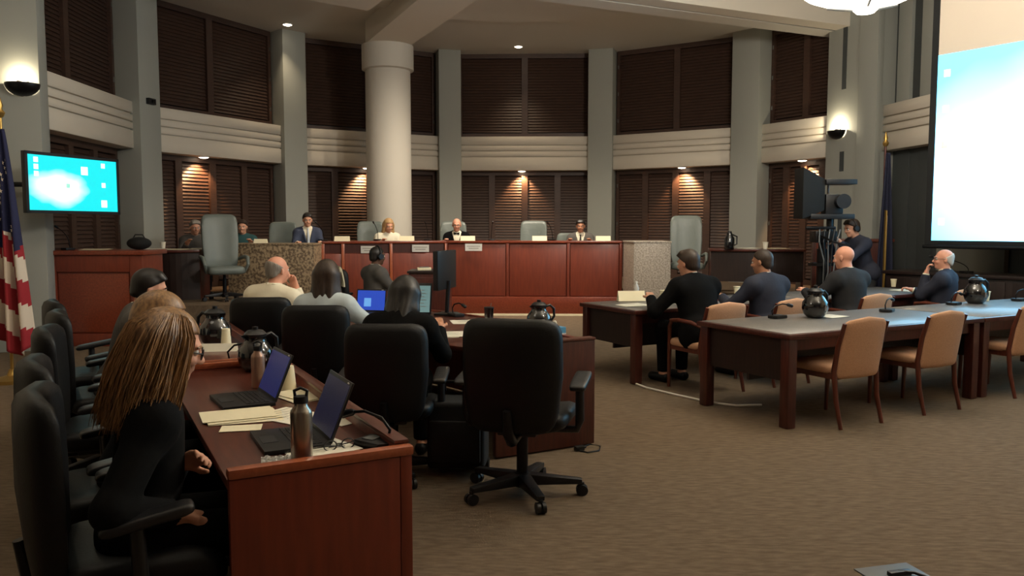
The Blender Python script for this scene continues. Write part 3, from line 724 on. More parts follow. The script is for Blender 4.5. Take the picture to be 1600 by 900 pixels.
ps, W, H = panel_thing('projection_screen', 'large hanging projection screen with a black border showing a computer desktop', 'screen', (5.40, 10.5), (7.9, 6.95), 1.30, 5.2)
B().box(-W / 2, W / 2, .012, .02, 0, H).build('border_cloth', 'black_fabric', ps)
B().box(-W / 2 + .09, W / 2 - .09, .008, .0125, 2.42, H - .05).build('blank_cloth', 'screen_fabric', ps)
im = B().box(-W / 2 + .09, W / 2 - .09, .004, .009, -1.17, 1.19).build('projected_picture', 'projected_desktop', ps); im.location = (0, 0, 1.25)
for z in (2.2, 1.75, 1.3, .32):
    B().box(-W / 2 + .17, -W / 2 + .25, .0015, .0042, z - .045, z + .045).build('screen_icon', 'icon_red' if z == 1.3 else 'icon_white', ps, bevel=.001, bseg=1)
B().tube([(-W / 2 - .02, .016, 0), (W / 2 + .02, .016, 0)], .025, 10).build('weight_bar', 'black_metal', ps)
B().box(-W / 2 - .1, W / 2 + .1, -.05, .1, H, H + .16).build('roller_case', 'black_metal', ps, bevel=.01)
for s in (-1, 1): B().tube([(s * W * .4, .02, H + .16), (s * W * .4, .02, 5.9 - 1.30)], .012, 6).build('hanger', 'black_metal', ps)

# United States flag on a pole, hanging in folds
def flag(loc, label, top, polez, kind):
    t = thing('flag_on_pole', label, 'flag', loc)
    B().lathe([(.02, 0), (.19, .0), (.19, .035), (.05, .07), (.03, .12), (.03, .13)], 24).build('base', 'gold' if kind == 'us' else 'black_metal', t, smooth=True)
    B().tube([(0, 0, .1), (0, 0, polez)], .016, 10).build('pole', 'gold' if kind == 'us' else 'dark_wood', t, smooth=True)
    B().lathe([(.005, 0), (.03, .02), (.045, .06), (.02, .1), (.03, .13), (.004, .22)], 16, (0, 0, polez - .01)).build('finial', 'gold', t, smooth=True)
    # cloth: u around the folds, v downwards
    def cloth(u, v):
        z = top - v * (top - .26 - .35 * abs(u - .62))
        spread = .06 + .17 * v ** .8
        x = (u - .30) * spread * 1.6 + .02
        y = -.06 - .05 * math.sin(u * math.pi * 5.0 + v * 1.2) * (.35 + v) - .03
        if kind != 'us':
            z = top - v * (top - .45 - .25 * abs(u - .5)); x = (u - .5) * (.05 + .26 * v); 
        return Vector((x, y, z))
    NU, NV = 40, 60
    b = B(); b.grid(cloth, NU, NV)
    me = bpy.data.meshes.new('cloth'); me.from_pydata(b.v, [], b.f)
    if kind == 'us':
        for m in ('flag_red', 'flag_white', 'flag_blue'): me.materials.append(MATS[m])
        for i in range(NU):
            for j in range(NV):
                u, v = (i + .5) / NU, (j + .5) / NV
                fold = math.floor(u * 5)
                s = v * 9.0 - (u * 5 - fold) * .35 + (fold % 2) * .55
                canton = v < .50 + .05 * math.sin(u * 9)
                me.polygons[i * NV + j].material_index = 2 if canton else (0 if math.floor(s) % 2 == 0 else 1)
    else:
        for m in ('navy_cloth', 'gold', 'flag_white'): me.materials.append(MATS[m])
        for i in range(NU):
            for j in range(NV):
                u, v = (i + .5) / NU, (j + .5) / NV
                k = 1 if (abs(u - .42) < .05 and v > .38) else (2 if abs(u - .52) < .05 and .42 < v < .72 else 0)
                me.polygons[i * NV + j].material_index = k
    for p in me.polygons: p.use_smooth = True
    o = bpy.data.objects.new('cloth', me); COL.objects.link(o); o.parent = t
    sm = o.modifiers.new('thickness', 'SOLIDIFY'); sm.thickness = .006
    if kind == 'us':
        for k in range(22):
            u = .12 + .7 * ((k * .37) % 1); v = .10 + .37 * ((k * .618) % 1); c = cloth(u, v) + Vector((0, -.008, 0))
            rr = .022; vs = [(c.x + (rr if q % 2 == 0 else rr * .42) * math.sin(math.pi * q / 5), c.y, c.z + (rr if q % 2 == 0 else rr * .42) * math.cos(math.pi * q / 5)) for q in range(10)]
            vs2 = [(p[0], p[1] - .003, p[2]) for p in vs]
            st = B().add(vs + vs2, [tuple(range(10)), tuple(range(10, 20))[::-1]] + [(q, (q + 1) % 10, 10 + (q + 1) % 10, 10 + q) for q in range(10)])
            st.build('star', 'flag_white', o)
    return t
flag((-5.02, 7.95, 0), 'red, white and blue stars and stripes flag hanging from a gold pole', 2.5, 2.62, 'us')
flag((5.43, 11.75, 0), 'dark navy flag with gold fringe beside the studio camera', 2.62, 2.72, 'state')

# studio camera on its pedestal
sc = thing('studio_camera', 'black studio camera with large hood on a pedestal beside its operator', 'camera', (4.28, 11.05, 0), 0)
B().lathe([(.03, 0), (.34, 0), (.34, .1), (.12, .18), (.09, .2), (.09, .75), (.07, .76), (.07, 1.25), (.05, 1.26), (.05, 1.34)], 24).build('pedestal', 'black_metal', sc, smooth=True)
B().lathe([(.16, 1.02), (.18, 1.02), (.18, 1.06), (.16, 1.06), (.16, 1.02)], 28).build('steering_ring', 'black_metal', sc, smooth=True)
B().box(-.14, .16, -.12, .12, 1.34, 1.5).build('pan_head', 'black_metal', sc, bevel=.02)
B().tube([(-.1, -.12, 1.45), (0, -.35, 1.36), (.2, -.42, 1.3)], .014, 8).build('pan_handle', 'black_metal', sc); B().tube([(.1, .12, 1.45), (.3, .1, 1.36), (.42, .1, 1.3)], .014, 8).build('pan_handle', 'black_metal', sc)
B().box(-.22, .38, -.14, .14, 1.66, 1.73).build('lower_plate', 'black_plastic', sc, bevel=.01)
B().box(-.02, .40, -.14, .14, 2.13, 2.2).build('upper_plate', 'black_plastic', sc, bevel=.01)
B().box(.0, .24, -.09, .09, 1.73, 2.0).build('camera_body', 'black_plastic', sc, bevel=.015)
B().tube([(.2, -.02, 1.9), (.2, -.2, 1.9)], [.09, .1], 20).build('lens', 'black_plastic', sc, smooth=True)
B().tube([(.06, 0, 2.0), (.06, 0, 2.13)], .015, 8).build('strut', 'chrome', sc)
B().add([(-.34, -.16, 1.66), (-.02, -.1, 1.78), (-.02, -.1, 2.2), (-.34, -.16, 2.36), (-.34, .2, 1.66), (-.02, .12, 1.78), (-.02, .12, 2.2), (-.34, .2, 2.36)], [(0, 1, 2, 3), (7, 6, 5, 4), (0, 4, 5, 1), (1, 5, 6, 2), (2, 6, 7, 3), (3, 7, 4, 0)]).build('hood', 'black_fabric', sc, bevel=.01)
B().box(-.28, .12, -.16, -.1, 1.52, 1.56).build('cable_tray', 'black_metal', sc, bevel=.01)
B().tube([(.1, .0, 1.5), (.1, 0, 1.68)], .05, 12).build('neck', 'black_metal', sc)
for k in range(5):
    B().tube([(-.1 + .07 * k, -.15, 1.52), (-.12 + .06 * k, -.2, 1.35), (-.05 + .03 * k, -.2, 1.1 - .08 * k), (-.02, -.12, .7)], .009, 6).build('cable', 'black_plastic' if k % 2 else 'grey_plastic', sc)

# ================================================================== PEOPLE
# bodies are sculpted as one smooth distance field and turned into one continuous skin (surface nets)
class Sdf:
    def __init__(s): s.p = []; s.cuts = []
    def cone(s, a, b, r1, r2=None, k=.03, capa=False, capb=False):
        s.p.append(('c', np.array(a, float), np.array(b, float), r1, r1 if r2 is None else r2, k, capa, capb)); return s
    def ell(s, c, r, rot=None, k=.03, sub=False):
        s.p.append(('e', np.array(c, float), np.array(r, float), np.eye(3) if rot is None else np.array(rot), k, sub)); return s
    def bounds(s):
        lo, hi = [], []
        for p in s.p:
            if p[0] == 'c':
                r = max(p[3], p[4]); lo.append(np.minimum(p[1], p[2]) - r); hi.append(np.maximum(p[1], p[2]) + r)
            elif not p[5]:
                r = max(p[2]); lo.append(p[1] - r); hi.append(p[1] + r)
        return np.min(lo, 0), np.max(hi, 0)
    def mesh(s, h):
        lo, hi = s.bounds(); lo = lo - 3 * h; n = np.ceil((hi + 3 * h - lo) / h).astype(int) + 1
        G = np.full(n, .2, np.float32)
        ax = [lo[i] + h * np.arange(n[i]) for i in range(3)]
        for p in s.p:
            if p[0] == 'c': mn, mx, k = np.minimum(p[1], p[2]) - max(p[3], p[4]), np.maximum(p[1], p[2]) + max(p[3], p[4]), p[5]
            else: mn, mx, k = p[1] - max(p[2]), p[1] + max(p[2]), p[4]
            i0 = np.maximum(np.floor((mn - k - 2 * h - lo) / h).astype(int), 0); i1 = np.minimum(np.ceil((mx + k + 2 * h - lo) / h).astype(int) + 1, n)
            X = ax[0][i0[0]:i1[0], None, None]; Y = ax[1][None, i0[1]:i1[1], None]; Z = ax[2][None, None, i0[2]:i1[2]]
            if p[0] == 'c':
                a, b = p[1], p[2]; d = b - a; L2 = max(d @ d, 1e-9)
                t = ((X - a[0]) * d[0] + (Y - a[1]) * d[1] + (Z - a[2]) * d[2]) / L2; tc = np.clip(t, 0, 1)
                D = np.sqrt((X - a[0] - tc * d[0]) ** 2 + (Y - a[1] - tc * d[1]) ** 2 + (Z - a[2] - tc * d[2]) ** 2) - (p[3] + (p[4] - p[3]) * tc)
                if p[7]: D = np.maximum(D, (t - 1) * math.sqrt(L2))
                if p[6]: D = np.maximum(D, -t * math.sqrt(L2))
            else:
                c, r, Q = p[1], p[2], p[3]
                u = [((X - c[0]) * Q[0, i] + (Y - c[1]) * Q[1, i] + (Z - c[2]) * Q[2, i]) for i in range(3)]
                k0 = np.sqrt(sum((u[i] / r[i]) ** 2 for i in range(3))); k1 = np.sqrt(sum((u[i] / r[i] ** 2) ** 2 for i in range(3))) + 1e-9
                D = k0 * (k0 - 1) / k1
            sl = (slice(i0[0], i1[0]), slice(i0[1], i1[1]), slice(i0[2], i1[2])); A = G[sl]
            if p[0] == 'e' and p[5]:
                hh = np.clip(.5 - .5 * (A + D) / k, 0, 1); G[sl] = A * (1 - hh) - D * hh + k * hh * (1 - hh)
            else:
                hh = np.clip(.5 + .5 * (A - D) / k, 0, 1); G[sl] = A * (1 - hh) + D * hh - k * hh * (1 - hh)
        X, Y, Z = ax[0][:, None, None], ax[1][None, :, None], ax[2][None, None, :]
        for f in s.cuts: G = np.maximum(G, f(X, Y, Z).astype(np.float32))
        return surface_nets(G, lo, h)
def surface_nets(G, lo, h):
    S = (G < 0); n = np.array(G.shape)
    cnt = np.zeros(n - 1, np.int8)
    for dx in (0, 1):
        for dy in (0, 1):
            for dz_ in (0, 1): cnt += S[dx:n[0] - 1 + dx, dy:n[1] - 1 + dy, dz_:n[2] - 1 + dz_]
    act = (cnt > 0) & (cnt < 8); ijk = np.argwhere(act); vid = np.full(n - 1, -1, np.int32); vid[act] = np.arange(len(ijk))
    cs = [(a, b, c) for a in (0, 1) for b in (0, 1) for c in (0, 1)]
    val = {c: G[ijk[:, 0] + c[0], ijk[:, 1] + c[1], ijk[:, 2] + c[2]] for c in cs}
    acc = np.zeros((len(ijk), 3)); w = np.zeros(len(ijk))
    for c in cs:
        for ax in range(3):
            if c[ax] == 0:
                e = list(c); e[ax] = 1; e = tuple(e); a, b = val[c], val[e]; m = (a < 0) != (b < 0)
                t = np.where(m, a / np.where(m, a - b, 1), 0)
                p = np.tile(np.array(c, float), (len(ijk), 1)); p[:, ax] = t
                acc[m] += p[m]; w[m] += 1
    V = lo + h * (ijk + acc / w[:, None])
    Q = []
    for ax in range(3):
        o = [a for a in range(3) if a != ax]
        s0 = [slice(1, -1)] * 3; s1 = [slice(1, -1)] * 3; s0[ax] = slice(0, n[ax] - 1); s1[ax] = slice(1, n[ax])
        A_, B_ = S[tuple(s0)], S[tuple(s1)]
        e = np.argwhere(A_ != B_); inside = A_[A_ != B_]
        e[:, o[0]] += 1; e[:, o[1]] += 1
        def cell(d0, d1):
            c = e.copy(); c[:, o[0]] += d0; c[:, o[1]] += d1; return vid[c[:, 0], c[:, 1], c[:, 2]]
        q = np.stack([cell(-1, -1), cell(0, -1), cell(0, 0), cell(-1, 0)], 1)
        flip = inside if ax != 1 else ~inside
        q[~flip] = q[~flip][:, ::-1]; Q.append(q)
    return V, np.concatenate(Q)
def sdf_obj(name, sdf, h, m, parent):
    V, Q = sdf.mesh(h); me = bpy.data.meshes.new(name)
    me.vertices.add(len(V)); me.vertices.foreach_set('co', V.astype(np.float32).ravel())
    me.loops.add(Q.size); me.loops.foreach_set('vertex_index', Q.astype(np.int32).ravel())
    me.polygons.add(len(Q)); me.polygons.foreach_set('loop_start', np.arange(0, Q.size, 4, dtype=np.int32))
    me.polygons.foreach_set('use_smooth', np.ones(len(Q), bool))
    me.update(calc_edges=True); me.validate(); me.materials.append(MATS[m])
    o = bpy.data.objects.new(name, me); COL.objects.link(o); o.parent = parent
    return o
def Rx(a): c, s = math.cos(a), math.sin(a); return np.array([[1, 0, 0], [0, c, -s], [0, s, c]])
def Ry(a): c, s = math.cos(a), math.sin(a); return np.array([[c, 0, s], [0, 1, 0], [-s, 0, c]])
def Rz(a): c, s = math.cos(a), math.sin(a); return np.array([[c, -s, 0], [s, c, 0], [0, 0, 1]])
def unit(v): return v / (np.linalg.norm(v) + 1e-9)

def person(label, loc, rz, seat=.46, lean=0, side=0, twist=0, yaw=0, pitch=0, roll=0, wl=None, wr_=None, elbow_out=.35, skin='skin_fair', top='suit', topc='cloth_charcoal', shirt='cloth_white', tie=None,
           hair='short', hairc='hair_dark', legs='cloth_charcoal', build=1.0, h=.010, glasses=False, headset=False, group='people seated in the hearing room', floor=0.0, stand=False, pull=None, curl=.45, palm_l=None, palm_r=None, v_neck=True, height=1.0):
    t = thing('person', label, 'person', (loc[0], loc[1], floor), rz, group)
    if height != 1.0: t.scale = (height,) * 3
    hipz = .93 if stand else seat + .10
    hip = np.array([0, 0, hipz]); T = Rz(R(twist)) @ Ry(R(side)) @ Rx(-R(lean))
    J = lambda x, y, z: hip + T @ np.array([x, y, z])
    nb = J(0, -.01, .455); hr = T @ Rz(0); HR = Rz(R(twist + yaw)) @ Rx(-R(pitch)) @ Ry(R(roll))
    hc = nb + T @ np.array([0, .012, .072]) + HR @ np.array([0, .015, .095])
    hd = lambda x, y, z: hc + HR @ np.array([x, y, z])
    b = build
    def torso(s, o, hem=False):
        s.ell(J(0, -.01, .0), (.165 * b + o, .125 * b + o, .12 + o), T, .04)
        s.ell(J(0, .012, .16), (.145 * b + o, .112 * b + o, .15 + o), T, .06)
        s.ell(J(0, .0, .32), (.162 * b + o, .108 * b + o, .155 + o), T, .06)
        s.cone(J(-.145 * b, -.012, .392), J(.145 * b, -.012, .392), .064 + o, k=.05)
        for q in (-1, 1): s.cone(J(q * .03, -.018, .445), J(q * .15 * b, -.012, .402), .054 + o, .054 + o, k=.05)
    def arm(s, q, o, cloth=False, short=1.0):
        S = J(q * .175 * b, -.012, .378); tgt = (wr_ if q > 0 else wl)
        W = np.array(tgt, float) if tgt is not None else np.array([q * .2, .34, hipz + .14])
        l1, l2 = .285, .255; D = W - S; dist = min(np.linalg.norm(D), l1 + l2 - .005); dn = unit(D); W = S + dn * dist
        a = (l1 * l1 - l2 * l2 + dist * dist) / (2 * dist); hh = math.sqrt(max(l1 * l1 - a * a, 0))
        hint = np.array([q * elbow_out, -.25, -1.0]); hint = hint - dn * (hint @ dn); E = S + dn * a + unit(hint) * hh
        s.cone(S, E, .054 * (.9 + .1 * b) + o, .044 + o, k=.06)
        if cloth: s.cone(E, E + (W - E) * .97 * short, .044 + o, .033 + o * .9, k=.03, capb=True)
        else: s.cone(E, W, .041 + o, .027 + o, k=.03)
        return S, E, W
    def hand(s, q, E, W):
        d = unit(W - E); pn = (palm_r if q > 0 else palm_l); pn = np.array(pn, float) if pn is not None else np.array([0, 0, -1.0])
        pn = unit(pn - d * (pn @ d)); sd = np.cross(d, pn)     # sideways across the palm
        thumb = -sd * q if True else sd
        if pn[2] > .3: thumb = sd * q
        s.cone(W, W + d * .03, .026, .026, k=.02)
        for f in (-.027, -.009, .009, .027): s.cone(W + d * .02 + sd * f * .7, W + d * .085 + sd * f, .014, .0115, k=.012)
        for f, L in ((-.027, .066), (-.009, .078), (.009, .074), (.027, .058)):
            f = f * (-1 if (thumb @ sd) > 0 else 1); p = W + d * .088 + sd * f; dd = d
            for j, fr in enumerate((.45, .32, .23)):
                c = curl * (.6 + .35 * j); dd = unit(dd * math.cos(c) + unit(np.cross(np.cross(dd, pn), dd)) * math.sin(c)); p2 = p + dd * L * fr
                s.cone(p, p2, .0098 - .0008 * j, .0092 - .0009 * j, k=.004); p = p2
        p = W + d * .025 + thumb * .026; p1 = p + unit(d * .7 + thumb * .7 + pn * .25) * .042; p2 = p1 + unit(d + thumb * .12 + pn * .3) * .034
        s.cone(p, p1, .014, .0115, k=.01); s.cone(p1, p2, .0112, .009, k=.005)
    if stand: LG = {q: [J(q * .085, 0, -.02), np.array([q * .10, .03, .50]), np.array([q * .11, -.02, .09]), np.array([q * .13, .12, .035])] for q in (-1, 1)}
    else:
        kn = .43 if pull is None else pull
        LG = {q: [np.array([q * .085, .02, seat + .08]), np.array([q * .115, kn, seat + .065]), np.array([q * .11, kn - .0, .10]), np.array([q * .125, kn + .13, .035])] for q in (-1, 1)}
    # --- body: one continuous mesh
    s = Sdf(); torso(s, -.004); EW = {}
    for q in (-1, 1): S_, E, W = arm(s, q, -.003); EW[q] = (E, W); hand(s, q, E, W)
    for q in (-1, 1):
        a, k_, an, to = LG[q]; s.cone(a, k_, .078, .056, k=.04); s.cone(k_, an, .054, .036, k=.03); s.cone(an - np.array([0, .03, .03]), to, .034, .028, k=.02)
    s.cone(nb - T @ np.array([0, 0, .03]), hd(0, -.018, -.05), .056, .053, k=.03)
    s.ell(hd(0, -.012, .03), (.075, .095, .088), HR, .02); s.ell(hd(0, .022, -.035), (.058, .07, .079), HR, .03); s.ell(hd(0, .066, -.092), (.024, .02, .02), HR, .02)
    s.ell(hd(0, .082, .022), (.046, .014, .012), HR, .02)
    for q in (-1, 1):
        s.ell(hd(q * .031, .101, .003), (.017, .014, .011), HR, .012, sub=True); s.ell(hd(q * .035, .072, -.03), (.02, .02, .016), HR, .02)
        s.ell(hd(q * .077, -.006, -.008), (.009, .019, .032), HR @ Rz(q * .35), .006)
    s.cone(hd(0, .090, .008), hd(0, .108, -.026), .009, .0135, k=.012)
    for q in (-1, 1): s.ell(hd(q * .012, .1, -.03), (.009, .011, .009), HR, .006)
    s.ell(hd(0, .086, -.052), (.023, .010, .006), HR, .006); s.ell(hd(0, .084, -.063), (.021, .010, .0065), HR, .006)
    sdf_obj('body', s, h, skin, t)
    for q in (-1, 1):
        e = B().ball(tuple(hd(q * .031, .0795, .003)), .0125, 12, 8).build('eye', 'eye_white', t, smooth=True)
        B().ball(tuple(hd(q * .031, .0885, .003)), .0058, 8, 6).build('iris', 'eye_dark', e, smooth=True)
        bw = B(); bw.tube([tuple(hd(q * .014, .093, .021)), tuple(hd(q * .031, .094, .026)), tuple(hd(q * .05, .083, .021))], [.004, .0045, .003], 6); bw.build('eyebrow', hairc if hairc != 'hair_white' else 'hair_grey', t, smooth=True)
    # --- clothes
    def wedge(z0, w, back=0):
        Ti = T.T
        def f(X, Y, Z):
            x, y, z = X - hip[0], Y - hip[1], Z - hip[2]
            lx = Ti[0, 0] * x + Ti[0, 1] * y + Ti[0, 2] * z; ly = Ti[1, 0] * x + Ti[1, 1] * y + Ti[1, 2] * z; lz = Ti[2, 0] * x + Ti[2, 1] * y + Ti[2, 2] * z
            return np.minimum(np.minimum((lz - z0) * w - np.abs(lx), ly - back), .05)
        return f
    if top == 'suit':
        s = Sdf(); torso(s, .010)
        s.cone(nb - T @ np.array([0, 0, .045]), nb + T @ np.array([0, .004, .058]), .07, .066, k=.02, capb=True)
        sdf_obj('shirt', s, h, shirt, t)
        s = Sdf(); torso(s, .020)
        s.cone(nb - T @ np.array([0, .01, .045]), nb + T @ np.array([0, -.008, .010]), .078, .071, k=.02, capb=True)
        for q in (-1, 1): arm(s, q, .016, True)
        s.cone(J(-.1, .0, -.06), J(.1, .0, -.06), .135 * b, k=.05)
        s.cuts.append(wedge(.14, .24, .0)); sdf_obj('jacket', s, h, topc, t)
        for q in (-1, 1):
            E, W = EW[q]; B().tube([tuple(E + (W - E) * .9), tuple(E + (W - E) * 1.03)], .037, 14).build('cuff', shirt, t, smooth=True)
            lp = B(); pts = [J(q * .075, .075, .43), J(q * .065, .125, .34), J(q * .02, .150 * (.55 + .45 * b), .17)]
            lp.tube([tuple(p) for p in pts], [.012, .02, .006], 8); lp.build('lapel', topc, t, smooth=True)
        if tie:
            tb = B()
            if tie == 'bow':
                for q in (-1, 1): tb.tube([tuple(nb + T @ np.array([0, .088, .018])), tuple(nb + T @ np.array([q * .05, .084, .02]))], [.009, .024], 8)
                tb.build('bow_tie', 'cloth_black', t, smooth=True)
            else:
                pts = [nb + T @ np.array([0, .088, .015]), nb + T @ np.array([0, .10, -.01]), J(0, .14 * b, .34), J(0, .145 * b, .17)]
                tb.tube([tuple(p) for p in pts], [.018, .012, .022, .028], 8); tb.build('tie', tie, t, smooth=True)
    else:
        s = Sdf(); torso(s, .013)
        for q in (-1, 1): arm(s, q, .013, True, 1.0 if top != 'tee' else .2)
        s.cone(nb - T @ np.array([0, 0, .045]), nb + T @ np.array([0, -.004, .035 if top == 'shirt' else .012]), .074, .069, k=.02, capb=True)
        s.cone(J(-.09, .0, -.04), J(.09, .0, -.04), .125 * b, k=.05)
        sdf_obj('shirt' if top == 'shirt' else 'jacket', s, h, topc, t)
        if top == 'shirt':
            c = B(); c.tube([tuple(nb + T @ np.array([.075 * math.sin(a), .004 + .072 * math.cos(a), .028 - .012 * math.cos(a)])) for a in [x * .29 - 2.8 for x in range(21)]], .013, 8)
            c.build('collar', topc, t, smooth=True)
    s = Sdf()
    s.ell(J(0, -.01, -.01) if not stand else np.array([0, -.01, hipz - .01]), (.172 * b, .132 * b, .12), None, .04)
    for q in (-1, 1):
        a, k_, an, to = LG[q]; s.cone(a, k_, .09, .072, k=.05); s.cone(k_, an, .07, .055, k=.03, capb=True)
    sdf_obj('trousers', s, max(h, .011), legs, t)
    for q in (-1, 1):
        a, k_, an, to = LG[q]; s = Sdf(); s.cone(np.array([an[0], an[1] - .04, .045]), np.array([to[0], to[1] + .02, .04]), .045, .04, k=.02); s.cuts.append(lambda X, Y, Z: .0 - Z + 0 * X + 0 * Y)
        sdf_obj('shoe', s, .012, 'black_leather', t)
    # --- hair
    def hplane(n, c):
        n = np.array(n, float)
        return lambda X, Y, Z: c - ((HR @ n)[0] * (X - hc[0]) + (HR @ n)[1] * (Y - hc[1]) + (HR @ n)[2] * (Z - hc[2]))
    if hair in ('short', 'fringe', 'thin'):
        s = Sdf(); o = {'short': .013, 'fringe': .006, 'thin': .006}[hair]
        s.ell(hd(0, -.014, .032), (.075 + o, .095 + o, .088 + o), HR, .02); s.ell(hd(0, -.06, -.035), (.058 + o * .5, .04 + o, .05), HR, .03)
        if hair == 'fringe': s.cuts.append(hplane((0, -.592, .806), -.008))
        else: s.cuts.append(lambda X, Y, Z, f=hplane((0, -.592, .806), .012), a=hplane((0, -1, 0), .012), c=hplane((0, 0, 1), -.072): np.minimum(f(X, Y, Z), np.maximum(a(X, Y, Z), c(X, Y, Z))))
        if hair == 'fringe': s.cuts.append(hplane((0, -.5, -.86), -.022))
        if hair == 'short':
            for k in range(7): s.cone(hd(-.05 + k * .0165, .035, .095), hd(-.052 + k * .0175, .074 - .004 * (k % 2), .07), .016, .010, k=.03)
        sdf_obj('hair', s, min(h, .009), hairc, t)
    elif hair in ('bob', 'wave'):
        L = -.20 if hair == 'bob' else -.24
        s = Sdf(); s.ell(hd(0, -.02, .034), (.093, .108, .103), HR, .02)
        for q in (-1, 1):
            s.cone(hd(q * .075, -.02, .0), hd(q * .083, -.025, L * .55), .036, .034, k=.04); s.cone(hd(q * .083, -.025, L * .55), hd(q * .07, -.02, L), .034, .02, k=.03)
            s.cone(hd(q * .045, -.07, .0), hd(q * .05, -.095, L), .048, .03, k=.05)
        for k in range(9):
            x = -.09 + k * .0225; y = -.115 + abs(x) * .75; s.cone(hd(x, y, .0), hd(x * 1.1, y + .004 * (k % 3), L - .015 * (k % 2)), .016, .011, k=.012)
        s.cuts.append(lambda X, Y, Z, f=hplane((0, -1, 0), -.045), g=hplane((0, 0, 1), .062): np.minimum(f(X, Y, Z), g(X, Y, Z)))
        sdf_obj('hair', s, min(h, .009), hairc, t)
    elif hair == 'long':
        hb = B(); rnd = random.Random(3)
        s = Sdf(); s.ell(hd(0, -.02, .034), (.09, .106, .102), HR, .02); s.cone(hd(0, -.06, .0), hd(0, -.085, -.20), .08, .085, k=.05); s.cone(hd(0, -.085, -.18), hd(0, -.10, -.25), .085, .06, k=.04)
        for q in (-1, 1): s.cone(hd(q * .065, -.02, .02), hd(q * .09, -.04, -.24), .04, .034, k=.04)
        s.cuts.append(lambda X, Y, Z, f=hplane((0, -1, 0), -.045), g=hplane((0, 0, 1), .062): np.minimum(f(X, Y, Z), g(X, Y, Z)))
        cap = sdf_obj('hair', s, min(h, .009), hairc, t)
        for i in range(1500):
            a = rnd.uniform(-2.35, 2.35); el = rnd.uniform(.0, 1.45); ca, sa = math.sin(a), -math.cos(a)
            r0 = .098 + rnd.uniform(-.006, .006); st = np.array([r0 * ca * math.cos(el) * .93, r0 * sa * math.cos(el) * 1.06 - .02, .03 + .1 * math.sin(el)])
            L = rnd.uniform(.24, .33); pts = []; wv = rnd.uniform(0, 6.28); am = rnd.uniform(.003, .013); jit = rnd.random()
            for j in range(9):
                f = j / 8; rr = r0 + (.012 + .03 * jit) * f + .022 * math.sin(f * 3); p = np.array([ca * rr * (1 + .42 * f * f), sa * rr * 1.0 - .02 - .01 * f, st[2] + (-L - st[2] * .6) * f ** 1.15])
                if j == 0: p = st
                elif j == 1: p = p * .5 + st * .5
                p = p + np.array([am * math.sin(wv + f * 7), am * math.cos(wv + f * 6), 0]) * f; pts.append(tuple(hd(*p)))
            w = rnd.uniform(.0016, .0030); hb.tube(pts, [w * .6, w, w, w, w, w * .9, w * .8, w * .6, w * .2], 4)
        o = hb.build('hair_strands', hairc, cap, smooth=True); o['kind'] = 'stuff'
    if glasses:
        g = B()
        for q in (-1, 1):
            g.tube([tuple(hd(q * .033 + .023 * math.cos(a), .104, .0 + .018 * math.sin(a))) for a in [x * .5236 for x in range(13)]], .0022, 6)
            g.tube([tuple(hd(q * .056, .102, .005)), tuple(hd(q * .078, .06, .006)), tuple(hd(q * .083, -.005, .008))], .0022, 6)
        g.tube([tuple(hd(-.01, .106, .004)), tuple(hd(.01, .106, .004))], .0022, 6); g.build('glasses', 'black_metal', t, smooth=True)
    if headset:
        g = B().tube([tuple(hd(.097 * math.cos(a), -.01, .02 + .112 * math.sin(a))) for a in [x * .2618 - .1 for x in range(13)]], .008, 8)
        hb = g.build('headset_band', 'black_plastic', t, smooth=True)
        for q in (-1, 1): B().tube([tuple(hd(q * .08, -.008, -.005)), tuple(hd(q * .112, -.008, -.005))], [.042, .036], 18).build('ear_cup', 'black_plastic', hb, smooth=True)
    return t

def at28(o, x, y): p = F(o, x, y); return (p[0], p[1])
DH = .735
# women and man behind the near desks (they face n, towards the far tables)
person('woman with very long light brown hair in a black jacket at the laptop desk', at28(D1, -.25, .31), fn28, seat=.435, lean=8, pitch=16, yaw=-4, wl=(-.02, .14, .73), wr_=(.14, .10, .61), top='jacket', topc='cloth_black', legs='cloth_black', hair='long', hairc='hair_brown', h=.0075, glasses=True, build=.88, height=1.0, palm_l=(1, 0, -.2))
person('woman with brown bobbed hair in black beside the long haired woman', at28(D1, -.22, 1.02), fn28, seat=.44, lean=10, pitch=8, yaw=-5, wl=(-.14, .32, .63), wr_=(.14, .32, .63), top='jacket', topc='cloth_black', legs='cloth_black', hair='bob', hairc='hair_brown', h=.009)
person('man with black hair in a grey jacket seen from behind at the glossy desk', at28(D1, -.20, 3.02), fn28, seat=.46, lean=16, pitch=14, yaw=0, wl=(-.14, .32, .66), wr_=(.14, .32, .66), top='suit', topc='cloth_grey', legs='cloth_charcoal', hair='short', hairc='hair_black', h=.010)
# three people at the curved desk
person('woman in black with black hair leaning on her hand over papers', (-.74, 4.98), facing(.02, 1), seat=.46, lean=30, pitch=26, yaw=-14, side=2, wl=(-.10, .62, .80), wr_=(.22, .58, .84), top='jacket', topc='cloth_black', legs='cloth_black', hair='bob', hairc='hair_black', h=.009, skin='skin_tan')
person('woman with dark shoulder length hair in a pale blue top', (-1.45, 6.1), facing(.05, 1), seat=.46, lean=12, pitch=10, yaw=0, wl=(-.18, .42, .80), wr_=(.30, .38, .80), elbow_out=1.2, top='jacket', topc='cloth_paleblue', legs='cloth_charcoal', hair='wave', hairc='hair_dark', h=.009)
person('balding man in a white shirt holding a hand to his chin', (-2.08, 6.76), facing(.0, 1), seat=.47, lean=10, twist=-14, side=4, pitch=2, yaw=-24, wl=(-.16, .42, .80), wr_=(.19, .22, 1.02), top='shirt', topc='cloth_white', legs='cloth_navy', hair='fringe', hairc='hair_grey', h=.009, skin='skin_pink', build=1.12, palm_r=(-.3, -1, 0), curl=.9)
